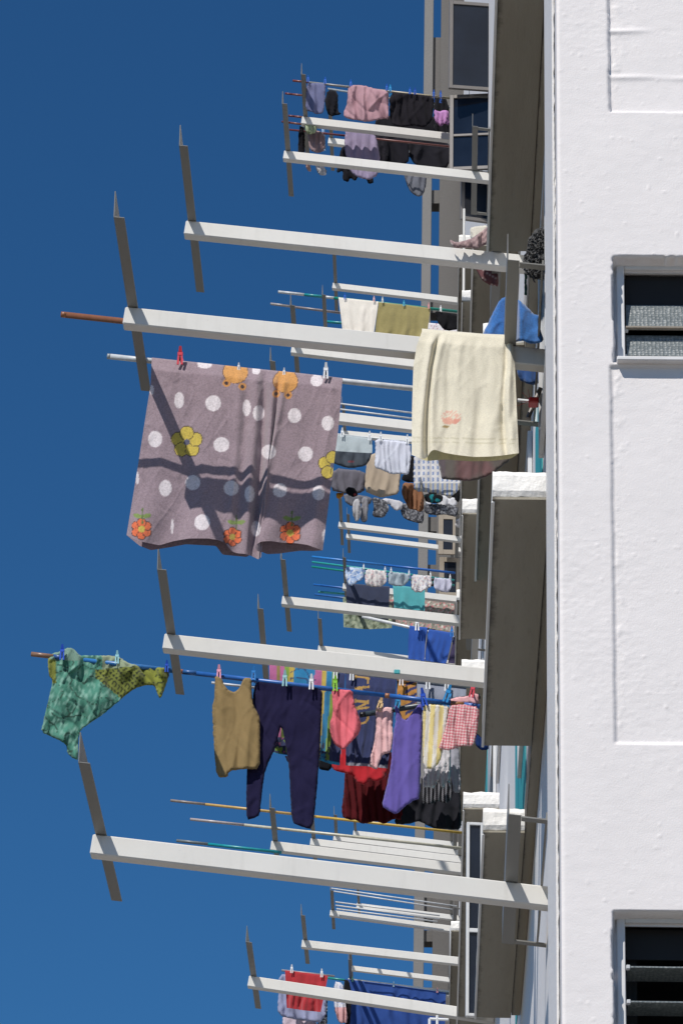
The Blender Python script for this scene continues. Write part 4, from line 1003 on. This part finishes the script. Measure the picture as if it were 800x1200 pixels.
mats = [('trousers', 'black trousers filling the gap between the two high rack arms', [(440,138),(457,135),(480,140),(506,136),(527,140),(527,166),(510,170),(480,172),(452,166),(438,160)], '15141b', .95),
 ('shirt', 'charcoal shirt behind the lilac grey dress', [(424,150),(450,150),(456,178),(450,196),(436,200),(428,180)], '26242c', .75), ('shirt', 'black shirt behind the slate grey one', [(384,105),(396,107),(396,130),(400,134),(385,137),(380,120)], '16161e', .5),
        ('underwear', 'small pink top near the open sash', [(508,128),(514,131),(520,129),(526,130),(526,147),(521,145),(515,149),(509,142)], 'c08ac0', .2),
        ('shirt', 'black garment around the small pink top', [(508,113),(526,116),(526,165),(508,160)], '121218', .6),
        ('dress', 'lilac grey dress hanging beneath the dusty pink shirt', [(405,150),(424,152),(440,156),(446,190),(442,206),(432,211),(422,209),(411,203),(407,190),(403,172)], '9c90ac', .4),
        ('leggings', 'black leggings with feet dangling behind the lilac dress', [(401,170),(412,175),(432,190),(436,205),(438,214),(432,216),(428,208),(420,206),(416,213),(410,208),(408,214),(401,211),(402,200),(394,203),(396,188)], '12121a', .7),
        ('trousers', 'black trousers hanging below the large black shirt', [(424,152),(452,155),(478,158),(480,188),(470,196),(446,192),(426,182)], '17161f', .8),
        ('trousers', 'second black trousers nearer the open sash', [(478,158),(527,164),(527,196),(505,200),(480,190)], '1d1c24', .85),
        ('shirt', 'grey shirt hem dangling lowest of the high washing', [(472,200),(498,204),(500,212),(496,228),(490,231),(483,227),(477,219)], '6e727e', .6),
        ('cloth', 'pale green cloth at the outer end beneath the slate shirt', [(357,143),(372,146),(370,156),(362,158),(357,154)], 'b8c4a0', .3),
        ('shirt', 'pinkish brown patterned top beneath the pale green cloth', [(360,156),(370,152),(380,156),(381,176),(372,180),(363,176)], '9a8488', .35),
        ('shirt', 'black top hanging outermost of the high washing', [(350,147),(357,150),(357,190),(353,193),(349,185)], '141219', .4),
        ('cloth', 'light blue cloth beside the pinkish brown top', [(376,150),(381,152),(382,176),(379,178)], '8aa8cc', .45),
        ('cloth', 'peach scrap of cloth below the pinkish brown top', [(356,188),(362,190),(365,202),(360,200)], 'c8a49a', .5),
        ('cloth', 'white scrap of cloth lowest under the outer high clothes', [(368,190),(375,192),(383,199),(382,206),(373,205)], 'cfcdd0', .5)]
for nm, lab, poly, col, dy in mats: garment(nm, lab, {'leggings': 'leggings', 'trousers': 'trousers', 'dress': 'dress', 'underwear': 'underwear', 'cloth': 'cloth'}.get(nm, 'shirt'), Y1 + dy * 2, poly, col, fold=(3, .03), thick=.07, step=1.9)

# ---- R14 items
Y14 = YB['r14a'][0]
towel('towel', 'deep red towel behind the lowest rack arm', 'towel', Y14, [(334,1138),(360,1141),(384,1144.5)], [(336,1181),(356,1184),(375.6,1186)], [(334,1138),(335,1160),(336,1181)], [(384,1144.5),(380,1165),(375.6,1186)], 'a8222c', fold=(3, .025), rp=.03, step=1.6)
garment('shirt', 'lilac blue shirt hanging behind the deep red towel', 'shirt', Y14 + .4, [(327,1142),(345,1140),(384,1150),(381,1199),(352,1196),(325,1190),(326,1165)], '9aa0c0', fold=(4, .03), thick=.06)
garment('cloth', 'pinkish white cloth under the lilac blue shirt', 'cloth', Y14 + .7, [(331,1186),(372,1194),(372,1225),(331,1220)], 'd0c0cc', fold=(3, .02), thick=.05)
garment('cloth', 'black and white patterned cloth beside the deep red towel', 'cloth', Y14 + .6, [(376,1166),(384,1160),(383,1215),(371,1215)], speck('1a1a20', ['c8c8cc'], .6, .1), fold=(2, .02), thick=.05, step=1.3)
Y15 = YB['r15a'][0]
towel('sheet', 'wide navy bed sheet along the lowest teal tipped pole', 'sheet', Y15, [(404,1148),(460,1155),(522,1164)], [(404,1240),(460,1246),(520,1250)], [(404,1148),(404,1190),(404,1240)], [(522,1164),(521,1205),(520,1250)], '2c4a8c', fold=(8, .05), rp=.04, step=2, mat='knit')
garment('shirt', 'white and pink top between the red towel and the navy sheet', 'shirt', Y15 - .3, [(391,1150),(402,1152),(404,1172),(408,1198),(397,1200),(391,1180)], lambda x, y, u, v: lin('d8a8a8') if y > 1180 else (lin('8a9ac8') if N(x * .4, y * .4, 1) > .25 else lin('d8d8e0')), fold=(3, .03), thick=.08, step=1.5)
garment('cloth', 'black strip of cloth left of the navy sheet', 'cloth', Y15 - .2, [(402,1148),(409,1149),(412,1165),(410,1205),(404,1200)], '101018', fold=(2, .02), thick=.06)
# small white balcony rail at the bottom
rr = empty('balcony_rail', WY(512, 1205, 30), 'small white tubular rail at the bottom edge below the navy sheet', 'rail'); OR_ = tuple(rr.location)
for (a, c) in (((503, 1194), (525, 1195)), ((503, 1194), (503, 1225)), ((512, 1190), (512, 1225)), ((503, 1208), (525, 1209))):
    mb = MB(); mb.tube(WY(*a, 30), WY(*c, 30), .012); mb.build('rail_bar', M['rail'], rr, OR_)

# ------------------------------------------------------------------ pegs
PEGM = {}
def peg(px, py, Y, col, label, rad=.018, tilt=0., size=1.0, simple=False):
    """straddles the pole: two jaws with legs, joined by a spring; origin on the pole's top"""
    p = WY(px, py, Y)
    root = empty('clothes_peg', p, label, 'peg', 'plastic clothes pegs on the poles')
    root.rotation_euler = (0, tilt, 0); root.scale = (size,) * 3
    if col not in PEGM:
        c = lin(col); PEGM[col] = mat_simple('peg_' + str(len(PEGM)), c, .35)
        me = []
        b = MB()   # front jaw: arch with two feet and a thumb tab
        for s in (-1, 1): b.add([(s*.004,-.006,-.035),(s*.012,-.006,-.035),(s*.010,-.006,.004),(s*.003,-.006,.004),(s*.004,0,-.035),(s*.012,0,-.035),(s*.010,0,.004),(s*.003,0,.004)],
                                [(0,1,2,3),(7,6,5,4),(0,4,5,1),(1,5,6,2),(2,6,7,3),(3,7,4,0)])
        b.bbox(-.0105, .0105, -.0065, .0005, .0045, .020, .0015)
        b.add([(-.0075,-.0065,.0203),(.0075,-.0065,.0203),(.0045,-.014,.042),(-.0045,-.014,.042),(-.0075,-.0005,.0203),(.0075,-.0005,.0203),(.0045,-.009,.042),(-.0045,-.009,.042)],
              [(0,1,2,3),(7,6,5,4),(0,4,5,1),(1,5,6,2),(2,6,7,3),(3,7,4,0)])
        PEGM[col] = (PEGM[col], b)
    m_, b = PEGM[col]
    for s, nm in ((1, 'jaw'), (-1, 'jaw')):
        bb_ = MB(); bb_.add([(x, s * (y - rad - .006) , z) for x, y, z in b.v], b.f); bb_.build(nm, m_, root)
    bs = MB(); bs.tube((-.006, -rad - .004, .012), (-.006, rad + .004, .012), .0045, n=8); bs.tube((-.0058, -rad - .001, .013), (.006, rad + .001, .013), .003, n=8)
    bs.build('spring', M['alu'], root)
    return root
Yb = YB['blanket'][0]; rb = .024
peg(212, 424, Yb, 'd03a48', 'red peg at the upper corner of the polka dot blanket', rb + .012, size=1.35)
peg(382, 441, Yb, 'e6e8ea', 'white peg at the wall side of the polka dot blanket', rb + .012, size=1.2)
peg(280, 433, Yb, 'e0e2e6', 'white peg on the first tan patch of the blanket', rb + .012, size=.6)
peg(333, 439, Yb, 'e0e2e6', 'white peg on the second tan patch of the blanket', rb + .012, size=.6)
peg(74, 769, Yg, '1f4fc0', 'blue peg clipped on the green cloth near the pole tip', .03, size=1.3)
peg(138, 774, Yg, '9ad0d8', 'pale aqua peg in the middle of the green cloth', .03, size=1.1)
peg(196, 784, Yg, '1f4fc0', 'blue peg at the wall side corner of the green cloth', .028)
peg(257, 792, Yg, 'e8a0b4', 'pink peg on the tan top strap', .028, size=1.25)
peg(297.5, 793, Yg, '2f7fc8', 'blue peg between the tan top and the leggings', .028, size=1.2)
peg(334, 800, Yg, '9cc8cc', 'aqua peg on the middle of the leggings waistband', .034, size=1.35)
peg(365, 804, Yg, 'e8eaec', 'white peg on the wall side of the leggings waistband', .034, size=1.3)
peg(393, 806, Yg, '8cc83a', 'lime green peg holding the salmon pink shorts', .034, size=1.3)
peg(445, 829, Yk, 'd8b888', 'beige peg on the pale pink top', .03, tilt=.25, size=1.3)
peg(466, 827, Yk, '2a86b8', 'teal blue peg on the outer strap of the violet top', .03, tilt=.2, size=1.3)
peg(496, 822, Yg, '1f4fc0', 'royal blue peg between the violet top and the yellow striped shirt', .03, tilt=-.2, size=1.5)
peg(524, 818, Yg, '2a8ac8', 'light blue peg on the yellow striped shirt', .03, tilt=.3, size=1.5)
peg(553, 813, Yg, 'd84a58', 'red peg on the gingham shirt', .03, tilt=.2, size=1.3)
peg(393, 791, Y2, 'eceef0', 'white peg on the striped beach towel corner', .025, size=1.2)
peg(412, 793, Y2, 'eceef0', 'white peg on the upper corner of the lettered navy towel', .025, size=1.2)
peg(470, 799, Y2, 'e8dcd8', 'pinkish white peg on the ochre leaf towel', .025, size=1.2)
peg(501, 803, Y2, 'eceef0', 'white peg on the light grey cloth near the ochre towel', .025, size=1.3)
peg(523, 805, Y2, 'eceef0', 'white peg on the light grey cloth near the gingham shirt', .025, size=1.3)
peg(488.5, 736, Y9, 'eceef0', 'large white peg on the outer royal blue towel', .04, size=2.6)
peg(529, 744, Y9, '2a7ac8', 'blue peg between the royal blue and dark purple towels', .04, size=2.0)
for px, py, c, l in ((404,350,'2a62c8','blue peg on the small cream towel'),(438,353,'e4b8b8','pink peg where the small cream and olive towels meet'),(448,354,'d8dcd8','white peg on the outer corner of the small olive towel'),(473,358,'4ab0d0','aqua peg on the middle of the small olive towel'),(502,361,'e09a9a','pink peg at the wall side of the small olive towel'),(516,364,'e8e8ea','white peg on the black knickers'),(538,366,'2a52c8','blue peg on the black knickers')):
    peg(px, py, Y5, c, l, .04, size=1.15)
for px, py, c, l in ((361,96,'1f62c8','blue peg on the outer shoulder of the slate grey shirt'),(381,98,'1f62c8','blue peg between the slate grey and black shirts'),(411,101,'1f62c8','blue peg on the dusty pink shirt'),(453,106,'1f62c8','first blue peg where pink shirt and large black shirt meet'),(457,107,'2a9ad8','light blue peg where pink shirt and large black shirt meet'),(480,110,'1f62c8','blue peg at the middle of the large black shirt'),(486,110.5,'1f52b8','darker blue peg beside the middle one of the large black shirt'),(508,113,'1f62c8','blue peg at the wall side of the large black shirt'),(516,114,'1f62c8','blue peg nearest the open sash on the highest pole')):
    peg(px, py, Y1, c, l, .045, size=1.15)
for px, py, l in ((426,666,'white peg between first and second pastel shorts'),(451,669,'white peg between second and third pastel shorts'),(458,670,'white peg on the plain grey blue shorts'),(479,673,'white peg between third and fourth pastel shorts'),(504,675,'white peg between fourth and last pastel shorts'),(527,678,'white peg at the wall end of the pastel row')):
    peg(px, py, Y8, 'e4e8ec', l, .04, size=1.1)
for px, py, l in ((401,510,'white peg on the pale blue grey cloth'),(433,514,'white peg where the pale cloth meets the white shorts'),(446,515,'white peg on the white shorts'),(477,518,'white peg on the wall side of the white shorts')):
    peg(px, py, Y6, 'e4e8ec', l, .03, size=1.3)
for px, py, c, l, yy in ((342,1138,'e8eaec','white peg on the deep red towel',Y14),(377,1143,'e8eaec','white peg at the wall side of the deep red towel',Y14),(413,1149,'7ac8a8','mint peg at the outer end of the navy sheet',Y15),(461,1155,'a8c8d8','pale blue peg on the middle of the navy sheet',Y15),(512,1162,'e0a0a8','pink peg at the wall end of the navy sheet',Y15)):
    peg(px, py, yy, c, l, .045, size=1.1)
p_ = WY(465, 787, RP['C'][0][1] - .01)
mb = MB(); mb.bbox(p_[0] - .018, p_[0] + .018, p_[1] - .012, p_[1] - .001, p_[2] - .018, p_[2] + .010, .004)
tag(mb.build('teal_clip', M['turq']), 'teal plastic clip stuck under the broad rack arm above the violet top', 'clip')

# ------------------------------------------------------------------ camera, light, world
cam = bpy.data.cameras.new('camera'); co = bpy.data.objects.new('camera', cam); C.objects.link(co)
cam.sensor_fit = 'AUTO'; cam.sensor_width = 36; cam.lens = FO / 1200 * 36; cam.clip_end = 5000; cam.clip_start = .5
Rw = Matrix(((AX[0], -AX[1], -AX[2]), (AY[0], -AY[1], -AY[2]), (AZ[0], -AZ[1], -AZ[2])))
co.matrix_world = Rw.to_4x4()
bpy.context.scene.camera = co
SUN = Vector((-.60, -1.0, 1.38)).normalized()
sl = bpy.data.lights.new('sun', 'SUN'); sl.energy = 4.7; sl.angle = math.radians(.53); sl.color = (1.0, .95, .88)
so = bpy.data.objects.new('sun', sl); C.objects.link(so); so.rotation_euler = SUN.to_track_quat('Z', 'Y').to_euler()
w = bpy.data.worlds.new('World'); bpy.context.scene.world = w; w.use_nodes = True; nt = w.node_tree; nt.nodes.clear()
out = nt.nodes.new('ShaderNodeOutputWorld'); bg = nt.nodes.new('ShaderNodeBackground'); sk = nt.nodes.new('ShaderNodeTexSky')
sk.sky_type = 'NISHITA'; sk.sun_disc = False; sk.sun_elevation = math.asin(SUN.z); sk.sun_rotation = math.atan2(SUN.x, SUN.y)
sk.altitude = 0; sk.air_density = 1.0; sk.dust_density = 0.1; sk.ozone_density = 3.0
bg.inputs[1].default_value = .062
vm = nt.nodes.new('ShaderNodeVectorMath'); vm.operation = 'MULTIPLY'; vm.inputs[1].default_value = (.345, .86, 1.27)
nt.links.new(sk.outputs[0], vm.inputs[0]); nt.links.new(vm.outputs[0], bg.inputs[0])   # polarising filter
nt.links.new(bg.outputs[0], out.inputs[0])
sc = bpy.context.scene
sc.view_settings.view_transform = 'Standard'; sc.view_settings.look = 'None'; sc.view_settings.exposure = -.05; sc.view_settings.gamma = 1
sc.render.engine = 'CYCLES'
